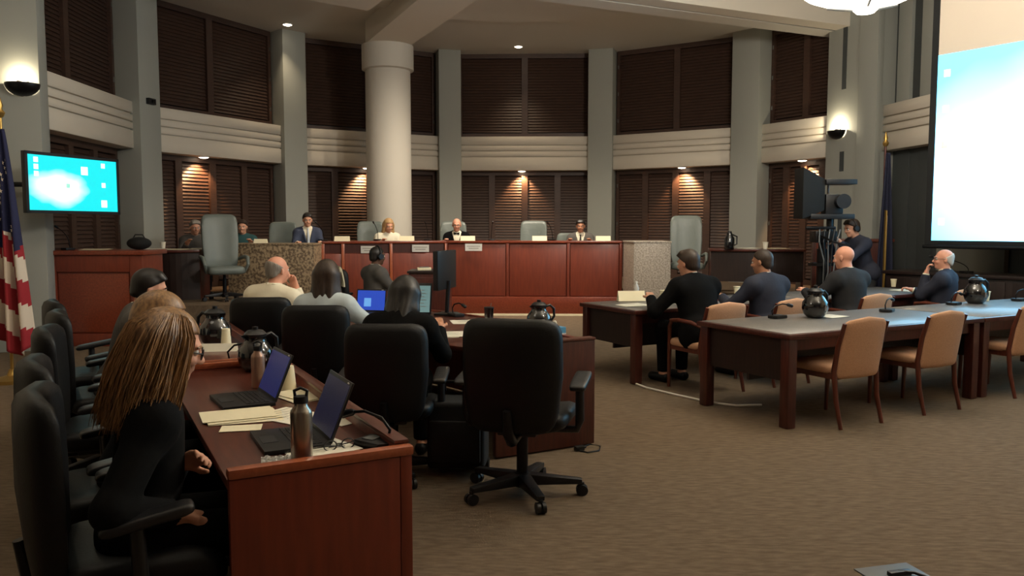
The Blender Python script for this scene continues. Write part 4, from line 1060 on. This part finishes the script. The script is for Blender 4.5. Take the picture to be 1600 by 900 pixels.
# clerk with headphones in front of the bench
person('dark skinned man in a grey jacket wearing headphones below the bench', (-1.80, 10.3), facing(.75, .66), seat=.46, lean=6, pitch=4, wl=(-.18, .42, .80), wr_=(.2, .42, .80), top='suit', topc='cloth_grey', legs='cloth_charcoal', hair='thin', hairc='hair_black', h=.011, skin='skin_dark', headset=True)
# four men at the far table (they face u)
m1, m2, m3, m4 = [at28(T2, x, y) for x, y in ((.50, -.42), (1.37, -.42), (2.58, -.42), (4.17, -.42))]
person('heavy set man in a black suit leaning over the far table', m1, ROT, seat=.45, lean=22, pitch=6, yaw=16, wl=(-.26, .44, .80), wr_=(.20, .50, .80), elbow_out=.9, topc='cloth_black', legs='cloth_black', hair='short', hairc='hair_dark', h=.009, build=1.22, height=1.06)
person('man with short dark hair in a navy suit at the far table', m2, ROT, seat=.45, lean=10, pitch=6, yaw=22, wl=(-.24, .42, .80), wr_=(.22, .46, .80), elbow_out=.9, topc='cloth_navy', legs='cloth_navy', hair='thin', hairc='hair_dark', h=.009, build=1.15, skin='skin_tan', height=1.03)
person('bald man in a charcoal suit at the far table', m3, ROT, seat=.45, lean=10, pitch=6, yaw=14, wl=(-.22, .42, .80), wr_=(.22, .46, .80), elbow_out=.9, topc='cloth_charcoal', legs='cloth_charcoal', hair='none', hairc='hair_grey', h=.009, build=1.18, skin='skin_pink', height=1.05)
person('bald man in a blue suit with glasses resting his chin on his hand', m4, ROT + .35, seat=.45, lean=2, pitch=-2, yaw=28, wl=(-.11, .185, 1.0), wr_=(.2, .40, .78), elbow_out=.3, topc='cloth_navy', legs='cloth_navy', hair='fringe', hairc='hair_white', h=.009, build=1.1, skin='skin_pink', glasses=True, palm_l=(.2, -1, 0), curl=.8)
# camera operator, standing and bending to the viewfinder
person('camera operator in a dark navy jacket wearing headphones behind the studio camera', (4.98, 11.25), facing(-.95, -.2), lean=22, pitch=14, stand=True, wl=(-.10, .48, 1.32), wr_=(.14, .48, 1.30), top='jacket', topc='cloth_navy', legs='cloth_charcoal', hair='short', hairc='hair_dark', h=.010, headset=True, group='people standing in the hearing room', height=1.02)
# council members behind the bench (facing the hall)
def member(label, u, y, fx, **k): return person(label, ((u - 800) / FPX * y, y), facing(fx, -1), floor=PLAT, h=.010, group='council members behind the bench', wl=(-.18, .42, .86), wr_=(.2, .42, .86), **k)
member('young man with black hair in a blue suit and pale tie at the bench', 481, 14.15, .35, seat=.54, lean=4, pitch=10, topc='cloth_blue_suit', tie='cloth_tie', hair='short', hairc='hair_black', skin='skin_fair')
member('blonde woman in a white top behind the bench counter', 604, 14.75, .45, seat=.46, lean=14, pitch=16, top='jacket', topc='cloth_white', hair='wave', hairc='hair_blonde')
member('balding man in a black suit and bow tie behind the bench counter', 714, 14.95, .05, seat=.46, lean=10, pitch=8, topc='cloth_black', tie='bow', hair='fringe', hairc='hair_brown', skin='skin_pink', glasses=True)
member('dark haired man in white shirt and dark tie at the bench end', 907, 14.85, -.1, seat=.44, lean=10, pitch=8, topc='cloth_grey', tie='cloth_darktie', hair='short', hairc='hair_black', skin='skin_tan')
member('woman with dark hair in teal behind the brown granite block', 381, 14.3, .2, seat=.42, lean=6, pitch=6, top='jacket', topc='cloth_teal', hair='short', hairc='hair_dark', skin='skin_fair')
member('grey haired person in grey clothing at the crowded side desk', 303, 13.4, .7, seat=.42, lean=12, pitch=10, top='jacket', topc='cloth_grey', hair='short', hairc='hair_grey', skin='skin_fair')

# ================================================================== SMALL THINGS ON THE DESKS AND FLOOR
def laptop(loc, rz, label, m, w=.33, d=.23, tilt=20, badge=True):
    t = thing('laptop', label, 'laptop', loc, rz, 'open laptops')
    B().box(-w / 2, w / 2, -d / 2, d / 2, 0, .018).build('base', 'black_plastic', t, bevel=.004)
    kb = B()
    for r in range(5):
        for c in range(12): kb.box(-w * .44 + c * w * .0735, -w * .44 + c * w * .0735 + w * .06, -.01 + r * .021, .007 + r * .021, .018, .0205)
    o = kb.build('keys', 'laptop_key', t); o['kind'] = 'stuff'
    B().box(-.05, .05, -d * .44, -d * .2, .018, .019).build('touchpad', 'laptop_key', t)
    M = Matrix.Translation((0, d / 2 - .005, .018)) @ Matrix.Rotation(-R(tilt), 4, 'X')
    ld = B().box(-w / 2, w / 2, 0, .009, 0, d * .98, M).build('lid', 'black_plastic', t, bevel=.003)
    B().box(-w / 2 + .012, w / 2 - .012, -.0015, .0005, .016, d * .98 - .014, M).build('display', m, ld)
    if m == 'blue_screen': B().box(-.07, .0, -.0025, -.0016, .05, .13, M).build('screen_window', 'blue_window', ld)
    if badge: B().box(w / 2 - .05, w / 2 - .03, -.002, -.0012, d * .98 - .011, d * .98 - .005, M).build('camera_dot', 'white_plastic', ld)
    B().tube([(-w * .4, d / 2, .014), (w * .4, d / 2, .014)], .008, 8).build('hinge', 'black_metal', t)
    return t
def on(o, x, y, z=.735): p = F(o, x, y); return (p[0], p[1], z)
def atz(u, v, z=.735): p = at_z(u, v, z); return (p.x, p.y, z)
laptop(atz(378, 628), fn28 + .05, 'black laptop with a dark blue screen before the bronze bottle', 'dusk_screen', tilt=22)
laptop(atz(452, 690), fn28 - .02, 'black laptop with a dark screen beside the steel bottle', 'night_screen', w=.33, d=.24, tilt=22)
laptop((-1.36, 7.42, .735), facing(.22, .97), 'laptop with a bright blue screen on the curved desk', 'blue_screen', w=.30, d=.22, tilt=10)

def sheet(loc, rz, w, d, label, m='paper', n=1):
    t = thing('paper_sheet', label, 'paper', loc, rz, 'papers on the desks')
    for k in range(n):
        dx, dr = .012 * ((k * 7) % 5 - 2), .05 * ((k * 3) % 4 - 1.5)
        M = Matrix.Translation((dx, dx * .6, 0)) @ Matrix.Rotation(dr if n > 1 else 0, 4, 'Z')
        B().grid(lambda a, b: M @ Vector(((a - .5) * w, (b - .5) * d, .002 + k * .0035 + .004 * (a - .5) ** 2)), 6, 6, .0016).build('leaf', m, t)
    for k in range(5 if m == 'paper' else 0):
        B().box(-w * .36, w * (.36 - .1 * (k % 3)), d * (.3 - k * .13) - .002, d * (.3 - k * .13) + .002, .0036 + n * .0035, .0040 + n * .0035).build('print_line', 'print_grey', t)
    return t
for u, v, w, d, dr, m, n, lab in ((378, 652, .21, .30, 1.5, 'cream_card', 3, 'pile of cream papers in front of the laptop with dark blue screen'), (455, 648, .21, .28, .5, 'paper', 1, 'creased pale sheet lying between the two laptops'),
                                  (372, 668, .10, .16, 1.3, 'cream_card', 1, 'small cream note at the edge of the laptop desk'), (497, 700, .21, .28, .2, 'paper', 2, 'white papers lying behind the steel bottle'), (532, 652, .16, .24, .4, 'paper', 1, 'white sheet lying behind the dark laptop screen'), (478, 617, .22, .28, .3, 'cream_card', 2, 'cream papers lying under the white paper cup'),
                                  (705, 523, .21, .30, -.5, 'paper', 2, 'white papers under the elbow of the woman in black'), (728, 503, .21, .28, -.3, 'paper', 1, 'white sheet lying on the curved desk beside the dark beaker'), (783, 501, .21, .28, .1, 'cream_card', 1, 'cream sheet lying beside the dark beaker on the curved desk'), (548, 484, .21, .3, .2, 'paper', 2, 'white papers lying before the woman in pale blue')):
    sheet(atz(u, v), ROT + dr, w, d, lab, m, n)
for u, v, w, d, dr, m, n, lab in ((990, 477, .30, .22, 0, 'paper', 2, 'white papers under the cream name plate on the far table'), (1168, 467, .21, .3, .1, 'paper', 2, 'white papers beside the man with short dark hair'), (1138, 469, .21, .28, .4, 'flag_red', 1, 'red folder lying beside the white paper cup on the far table'), (1418, 454, .30, .3, 0, 'paper', 2, 'white papers between the bald man and the blue suited man'),
                                  (1298, 494, .25, .21, .1, 'paper', 1, 'white napkin under the black pitcher on the grey table')):
    sheet(atz(u, v, .742), ROT + dr, w, d, lab, m, n)

def bottle(loc, label, m, h=.25, r=.036):
    t = thing('drinking_bottle', label, 'bottle', loc, 0, 'metal drinking bottles')
    B().lathe([(r * .3, 0), (r * .94, .002), (r, .008), (r, h * .66), (r * .94, h * .70), (r * .62, h * .76), (r * .6, h * .80), (r * .2, h * .805)], 28).build('body', m, t, smooth=True)
    B().lathe([(r * .3, h * .8), (r * .66, h * .8), (r * .66, h * .89), (r * .3, h * .9)], 24).build('cap', 'black_plastic', t, smooth=True)
    B().tube([(-r * .5, 0, h * .87), (-r * .6, 0, h * .96), (0, 0, h), (r * .6, 0, h * .96), (r * .5, 0, h * .87)], .006, 8).build('loop', 'black_plastic', t, smooth=True)
bottle(atz(472, 722), 'brushed steel drinking bottle with black loop cap near the desk corner', 'steel', .262, .0375)
bottle(atz(404, 606), 'bronze drinking bottle with black cap behind the far laptop', 'bronze_bottle', .24, .034)
def cup(loc, label, h=.10, r=.038, flip=False, m='cream_card'):
    t = thing('paper_cup', label, 'cup', loc, 0, 'white paper cups')
    p = [(.004, .001), (r * .72, 0), (r, h), (r * 1.07, h), (r * 1.07, h + .004), (r * .94, h + .003), (r * .68, .006), (.004, .006)]
    if flip: p = [(a, h + .005 - b) for a, b in p]
    B().lathe(p, 24).build('wall', m, t, smooth=True); B().lathe([(r * .98, h - .004), (r * 1.09, h - .002), (r * 1.09, h + .005), (r * .98, h + .005)] if not flip else [(r * .98, 0), (r * 1.09, 0), (r * 1.09, .007), (r * .98, .007)], 24).build('lip', m, t, smooth=True)
cup(on(D1, .50, 1.42), 'white paper cup turned upside down behind the near laptop', .115, .042, True)
cup(on(D1, .44, 3.0), 'tall cream paper cup beside the black pitcher on the glossy desk', .13, .036, True)
for u, v, lab in ((1036, 468, 'white paper cup at the elbow of the man in black suit'), (1151, 461, 'white paper cup beside the red folder'), (1396, 448, 'white paper cup right of the bald man')): cup(atz(u, v, .742), lab)
cup(atz(1541, 470, .742), 'cream paper cup next to the black pitcher below the screen')

def pitcher(loc, rz, label, s=1.0):
    t = thing('black_pitcher', label, 'pitcher', loc, rz, 'black round water pitchers'); t.scale = (s,) * 3
    B().lathe([(.02, 0), (.065, .0), (.095, .03), (.115, .085), (.108, .14), (.08, .18), (.066, .2), (.07, .225), (.062, .225), (.058, .205), (.02, .2)], 32).build('body', 'pitcher_black', t, smooth=True)
    B().lathe([(.01, .222), (.068, .222), (.072, .24), (.05, .262), (.018, .268), (.018, .285), (.005, .288)], 24).build('lid', 'black_plastic', t, smooth=True)
    B().tube([(.062, 0, .222), (.11, 0, .235), (.15, 0, .2), (.155, 0, .13), (.112, 0, .075)], [.011, .012, .013, .012, .01], 10).build('handle', 'black_plastic', t, smooth=True)
    B().add([(-.06, -.028, .2), (-.06, .028, .2), (-.1, 0, .235), (-.06, -.028, .235), (-.06, .028, .235)], [(0, 2, 1), (0, 3, 2), (1, 2, 4), (2, 3, 4), (0, 1, 4, 3)]).build('spout', 'pitcher_black', t)
    B().tube([(.0, -.117, .07), (.0, -.12, .12)], .012, 8).build('highlight_strip', 'chrome', t)  # chrome strip imitates a glint on the dark body
pitcher(atz(1273, 496, .742), .5, 'black round water pitcher on a napkin on the grey table', 1.0)
pitcher(atz(1524, 474, .742), .3, 'black round water pitcher beside a cream cup below the projection screen', 1.05)
pitcher(atz(842, 517), .4, 'black round water pitcher beside the tissue box on the curved desk', .86)
pitcher((-1.02, 7.5, .735), .4, 'black round water pitcher behind the tablet on the curved desk', .85)
pitcher(on(D1, .46, 2.05), .8, 'black round water pitcher behind the white upturned cup', .88)
pitcher(on(D1, .40, 3.2), 2.8, 'black round water pitcher on the glossy desk beside a tall cream cup', .95)

# desk microphones
def desk_mic(loc, rz, label):
    t = thing('desk_microphone', label, 'microphone', loc, rz, 'low desk microphones')
    B().prism([(-.05, -.075), (.05, -.075), (.06, .05), (.03, .08), (-.03, .08), (-.06, .05)], 0, .028).build('base', 'black_plastic', t, bevel=.007)
    B().box(-.03, .03, -.05, .0, .027, .031).build('switch', 'grey_plastic', t)
    pts = [(0, .05, .025), (0, .06, .07), (0, .02, .11), (0, -.06, .125), (0, -.12, .115)]
    B().tube(pts, .006, 8).build('neck', 'black_metal', t, smooth=True); B().tube([(0, -.11, .117), (0, -.125, .114), (0, -.17, .10), (0, -.18, .097)], [.008, .015, .016, .008], 10).build('capsule', 'black_plastic', t, smooth=True)
for u, v, z, rz, lab in ((1214, 497, .742, 2.0, 'low black microphone near the free corner of the grey table'), (1386, 487, .742, 2.4, 'low black microphone on the grey table behind the first tan chair'), (1490, 476, .742, 2.2, 'low black microphone on the blue lit table before the pitcher'), (1592, 470, .742, 2.0, 'low black microphone beyond the cream cup on the grey table'), (590, 697, .735, -2.1, 'low black microphone against the rim of the laptop desk'), (712, 494, .735, .6, 'low black microphone beside the papers on the curved desk'), (372, 568, .735, 1.6, 'low black microphone on the laptop desk near the bronze bottle')):
    desk_mic(atz(u, v, z), rz, lab)
gooseneck((6.0, 10.55, .945), facing(-.9, -.1), 'thin gooseneck microphone on the long credenza below the screen', .22, None, .5)

# other things on the desks
t = thing('eyeglasses', 'folded dark eyeglasses lying beside the steel bottle', 'glasses', atz(530, 704), .5)
g = B()
for q in (-1, 1): g.tube([(q * .033 + .024 * math.cos(a), 0, .022 + .019 * math.sin(a)) for a in [k * .5236 for k in range(13)]], .0025, 6)
g.tube([(-.01, 0, .026), (.01, 0, .026)], .0025, 6); g.build('frame', 'black_plastic', t)
for q in (-1, 1): B().tube([(q * .057, 0, .028), (q * .05, .02, .02), (-q * .03, .03 + q * .004, .006)], .0025, 6).build('temple', 'black_plastic', t)
t = thing('plastic_bag', 'crumpled clear plastic bag under the steel bottle', 'bag', atz(448, 722), .3)
mat('clear_plastic', (200, 198, 192), .15, spec=.7)
rnd = random.Random(5)
B().grid(lambda a, b: Vector(((a - .5) * .17, (b - .5) * .09, .006 + .012 * abs(math.sin(a * 17 + b * 9) * math.cos(b * 13 - a * 5)))), 24, 14, .002).build('film', 'clear_plastic', t)
t = thing('tablet_stand', 'tablet showing a pale page standing upright on the curved desk', 'tablet', (-.84, 7.28, .735), facing(.15, .98))
M = Matrix.Rotation(-R(12), 4, 'X')
B().box(-.1, .1, -.0, .012, .02, .31, M).build('housing', 'black_plastic', t, bevel=.005); B().box(-.085, .085, -.0015, .001, .04, .285, M).build('display', 'pale_screen', t); B().box(-.06, .06, -.03, .11, 0, .014).build('foot', 'black_plastic', t, bevel=.004)
B().tube([(0, .09, .01), (0, .06, .16)], .009, 8).build('prop', 'black_metal', t)
for k in range(6): B().box(-.05, .05 - .02 * (k % 2), -.0028, -.0016, .09 + k * .03, .095 + k * .03, M).build('text_line', 'print_grey', t)
t = thing('computer_monitor', 'black computer monitor seen edge on at the curved desk', 'monitor', (-.63, 7.45, .735), facing(.97, -.25))
B().box(-.26, .26, -.02, .03, .24, .60).build('housing', 'black_plastic', t, bevel=.008); B().box(-.24, .24, -.024, -.019, .26, .58).build('display', 'black_fabric', t); B().tube([(0, .02, .02), (0, .04, .32)], .02, 8).build('stand', 'black_plastic', t); B().box(-.11, .11, -.07, .1, 0, .018).build('foot', 'black_plastic', t, bevel=.006)
t = thing('dark_beaker', 'dark beaker standing on the curved desk', 'beaker', atz(764, 502)); B().lathe([(.01, 0), (.036, 0), (.042, .12), (.038, .12), (.033, .01), (.01, .008)], 20).build('wall', 'pitcher_black', t, smooth=True); B().tube([(.0, 0, .05), (.02, .01, .16)], .004, 6).build('stirrer', 'grey_plastic', t); B().lathe([(.036, .115), (.044, .115), (.044, .124), (.036, .124)], 20).build('lip', 'black_plastic', t, smooth=True)
t = thing('tissue_box', 'pale blue tissue box behind the empty office chair', 'box', atz(866, 524), .6)
B().box(-.07, .07, -.055, .055, 0, .065).build('carton', 'tissue_blue', t, bevel=.004); B().box(-.07, .07, -.0555, .0555, .0, .02).build('stripe', 'white_plastic', t); B().grid(lambda a, b: Vector(((a - .5) * .07, (b - .5) * .05 + .01 * math.sin(a * 9), .065 + .05 * math.sin(a * math.pi) * math.sin(b * math.pi))), 8, 8, .002).build('tissue', 'paper', t)
name_t = thing('name_plate', 'cream name plate on the far table before the black suited man', 'name plate', atz(986, 470, .746), ROT - .35, 'name plates on the tables')
B().add([(-.15, -.05, 0), (.15, -.05, 0), (.15, .05, 0), (-.15, .05, 0), (-.15, 0, .11), (.15, 0, .11)], [(0, 1, 5, 4), (3, 4, 5, 2), (0, 4, 3), (1, 2, 5), (0, 3, 2, 1)]).build('card', 'cream_card', name_t)
name2 = thing('name_plate', 'white name plate standing before the bald man', 'name plate', atz(1309, 452, .742), ROT + .1, 'name plates on the tables')
B().add([(-.09, -.04, 0), (.09, -.04, 0), (.09, .04, 0), (-.09, .04, 0), (-.09, 0, .17), (.09, 0, .17)], [(0, 1, 5, 4), (3, 4, 5, 2), (0, 4, 3), (1, 2, 5), (0, 3, 2, 1)]).build('card', 'paper', name2)
name3 = thing('name_plate', 'white name plate lying across the glossy staff desk', 'name plate', on(D1, .36, 2.92), fn28 + 1.2, 'name plates on the tables')
B().add([(-.14, -.03, 0), (.14, -.03, 0), (.14, .03, 0), (-.14, .03, 0), (-.14, 0, .05), (.14, 0, .05)], [(0, 1, 5, 4), (3, 4, 5, 2), (0, 4, 3), (1, 2, 5), (0, 3, 2, 1)]).build('card', 'paper', name3)
wb = thing('water_bottle', 'small clear water bottle behind the cream name plate', 'bottle', atz(994, 464, .742)); B().lathe([(.01, 0), (.03, 0), (.032, .01), (.032, .11), (.014, .15), (.012, .165), (.004, .165)], 20).build('body', 'clear_plastic', wb, smooth=True); B().lathe([(.004, .164), (.015, .164), (.015, .182), (.004, .182)], 16).build('cap', 'white_plastic', wb)
# cabinet and papers below the bench, jacket over the clerk's chair
cc = thing('clerk_cabinet', 'dark red wooden cabinet standing before the bench', 'cabinet', (-1.02, 10.6, 0)); B().box(-.32, .2, -.25, .25, 0, .95).build('body', 'dark_wood', cc, bevel=.008); B().box(-.34, .22, -.27, .27, .95, .985).build('cabinet_top', 'black_wood', cc, bevel=.006); B().box(-.29, .17, -.265, -.25, .06, .9).build('door', 'dark_wood', cc, bevel=.006)
bx = thing('cream_box', 'small cream box lying on the dark red cabinet', 'box', (-1.16, 10.55, .985), .2); B().box(-.09, .09, -.05, .05, 0, .035).build('carton', 'cream_card', bx, bevel=.004); B().box(-.06, .06, -.03, .03, .035, .045).build('lid', 'grey_plastic', bx)  # just a plain cream box with a grey lid
jk = thing('draped_jacket', 'pale jacket draped over the back of the clerk chair', 'jacket', (-2.02, 10.15, .45), facing(.75, .66))
mat('cloth_cream', (186, 178, 150), .9, rgb2=(206, 198, 170), scale=6, bump=.3, bscale=9)
B().grid(lambda a, b: Vector(((a - .5) * (.50 + .1 * abs(b - .5)), -.37 - .055 * math.cos(math.pi * b) - .0 + .015 * math.sin(a * 14 + b * 3) + .05 * (2 * a - 1) ** 2, .62 - (.55 if b < .5 else .25) * abs(2 * b - 1) ** 1.0 + .02 * math.sin(math.pi * a))), 24, 24, .018).build('cloth', 'cloth_cream', jk, smooth=True)
# clutter on the side desks and the witness stand
for (x, y, z, w, d, lab, m) in ((-5.55, 12.55, PLAT + .78, .3, .22, 'white papers at the outer end of the left side desk', 'paper'), (-5.2, 12.5, PLAT + .78, .3, .22, 'pile of papers in the middle of the left side desk', 'cream_card'), (-4.98, 12.75, PLAT + .78, .22, .3, 'papers before the grey haired person', 'paper'), (3.85, 13.0, PLAT + .78, .3, .22, 'white papers on the right side desk', 'paper'), (4.3, 12.95, PLAT + .78, .3, .22, 'cream papers at the end of the right side desk', 'cream_card'), (-5.5, 10.6, 1.25, .32, .24, 'cream papers lying on the witness stand', 'cream_card')):
    sheet((x, y, z), .3, w, d, lab, m, 4)
for x, y, z, lab in ((-5.6, 12.85, PLAT + .78, 'white paper cup on the left side desk'), (4.05, 12.8, PLAT + .78, 'white paper cup on the right side desk beside the coffee flask')): cup((x, y, z), lab, .11, .042, m='paper')
cf = thing('coffee_flask', 'black coffee flask on the right side desk', 'flask', (3.5, 12.9, PLAT + .78)); B().lathe([(.02, 0), (.075, 0), (.08, .02), (.08, .17), (.05, .22), (.045, .25), (.02, .26)], 24).build('body', 'pitcher_black', cf, smooth=True); B().tube([(.05, 0, .23), (.12, 0, .2), (.12, 0, .08), (.08, 0, .06)], .012, 8).build('handle', 'black_plastic', cf, smooth=True); B().lathe([(.02, .255), (.04, .255), (.03, .285), (.01, .287)], 16).build('lid', 'black_plastic', cf, smooth=True)
bg = thing('dark_bag', 'dark rounded bag resting on the witness stand', 'bag', (-4.98, 10.7, 1.25)); B().ball((0, 0, .085), (.16, .12, .085), 20, 12).build('body', 'black_fabric', bg, smooth=True); B().tube([(-.08, 0, .15), (-.05, 0, .2), (.05, 0, .2), (.08, 0, .15)], .008, 8).build('handle', 'black_plastic', bg, smooth=True)
gooseneck((-5.85, 10.55, 1.25), 2.8, 'thin microphone standing on the witness stand', .3, None)

# on the floor
bag = thing('rolling_case', 'black rolling case on the floor behind the empty office chair', 'case', (-.34, 4.98, 0), facing(.1, 1))
B().box(-.18, .18, -.12, .14, .05, .47).build('body', 'black_fabric', bag, bevel=.03, bseg=3); B().box(-.16, .16, -.15, -.118, .1, .36).build('pocket', 'black_fabric', bag, bevel=.015); B().tube([(-.1, .1, .5), (-.1, .1, .56), (.1, .1, .56), (.1, .1, .5)], .01, 8).build('handle', 'black_metal', bag)
for q in (-1, 1): B().tube([(q * .17 - .015, .1, .035), (q * .17 + .015, .1, .035)], .035, 14).build('wheel', 'black_plastic', bag, smooth=True)
wc = B(); pts = [at_z(u, v, .008) for u, v in ((994, 600), (1010, 606), (1060, 618), (1110, 629), (1150, 634), (1190, 633))]
wc.tube([(p.x, p.y, .009) for p in pts], .011, 8); tag(wc.build('floor_cable', 'cable_white', smooth=True), 'white cable running over the carpet under the grey table', 'cable')
wc = B(); pts = [at_z(u, v, .006) for u, v in ((900, 702), (922, 694), (938, 697), (936, 704), (918, 707), (905, 704))]
wc.tube([(p.x, p.y, .006) for p in pts], .005, 6); tag(wc.build('floor_cable', 'black_plastic', smooth=True), 'thin dark cable looped on the carpet at the curved desk end', 'cable')
cap_ = thing('cable_plug', 'small black plug lying on the carpet at the curved desk end', 'plug', (at_z(905, 704, 0).x, at_z(905, 704, 0).y, 0), .5); B().box(-.035, .035, -.02, .02, 0, .035).build('housing', 'black_plastic', cap_, bevel=.008); B().tube([(.03, 0, .018), (.055, 0, .018)], .008, 8).build('strain_relief', 'black_plastic', cap_)
p = at_z(1395, 895, 0); fb = thing('floor_box', 'grey floor outlet plate with a black socket flap in the carpet', 'outlet', (p.x, p.y, 0), .25)
B().box(-.15, .13, -.1, .07, 0, .006).build('plate', 'grey_plastic', fb, bevel=.002); B().box(-.05, .06, -.05, -.02, .005, .025).build('flap', 'black_plastic', fb, bevel=.004); B().tube([(.0, -.03, .02), (.06, -.06, .02), (.1, -.1, .01)], .007, 8).build('lead', 'black_plastic', fb)
er = Vector((math.cos(TH[1]), math.sin(TH[1]), 0)); q = Vector((CX, CY, 0)) + er * 6.22
sp = thing('wall_camera', 'small dark security camera fixed on the pier above the television', 'camera', (q.x - .04, q.y, EYE + (HORIZON - 162) / FPX * q.y), math.atan2(er.y, er.x) + math.pi / 2)
B().box(-.09, .09, -.02, .05, -.05, .05).build('housing', 'black_plastic', sp, bevel=.01); B().tube([(0, .05, 0), (0, .08, 0)], .03, 14).build('lens', 'pitcher_black', sp); B().box(-.03, .03, -.05, -.02, -.03, .03).build('bracket', 'grey_plastic', sp)
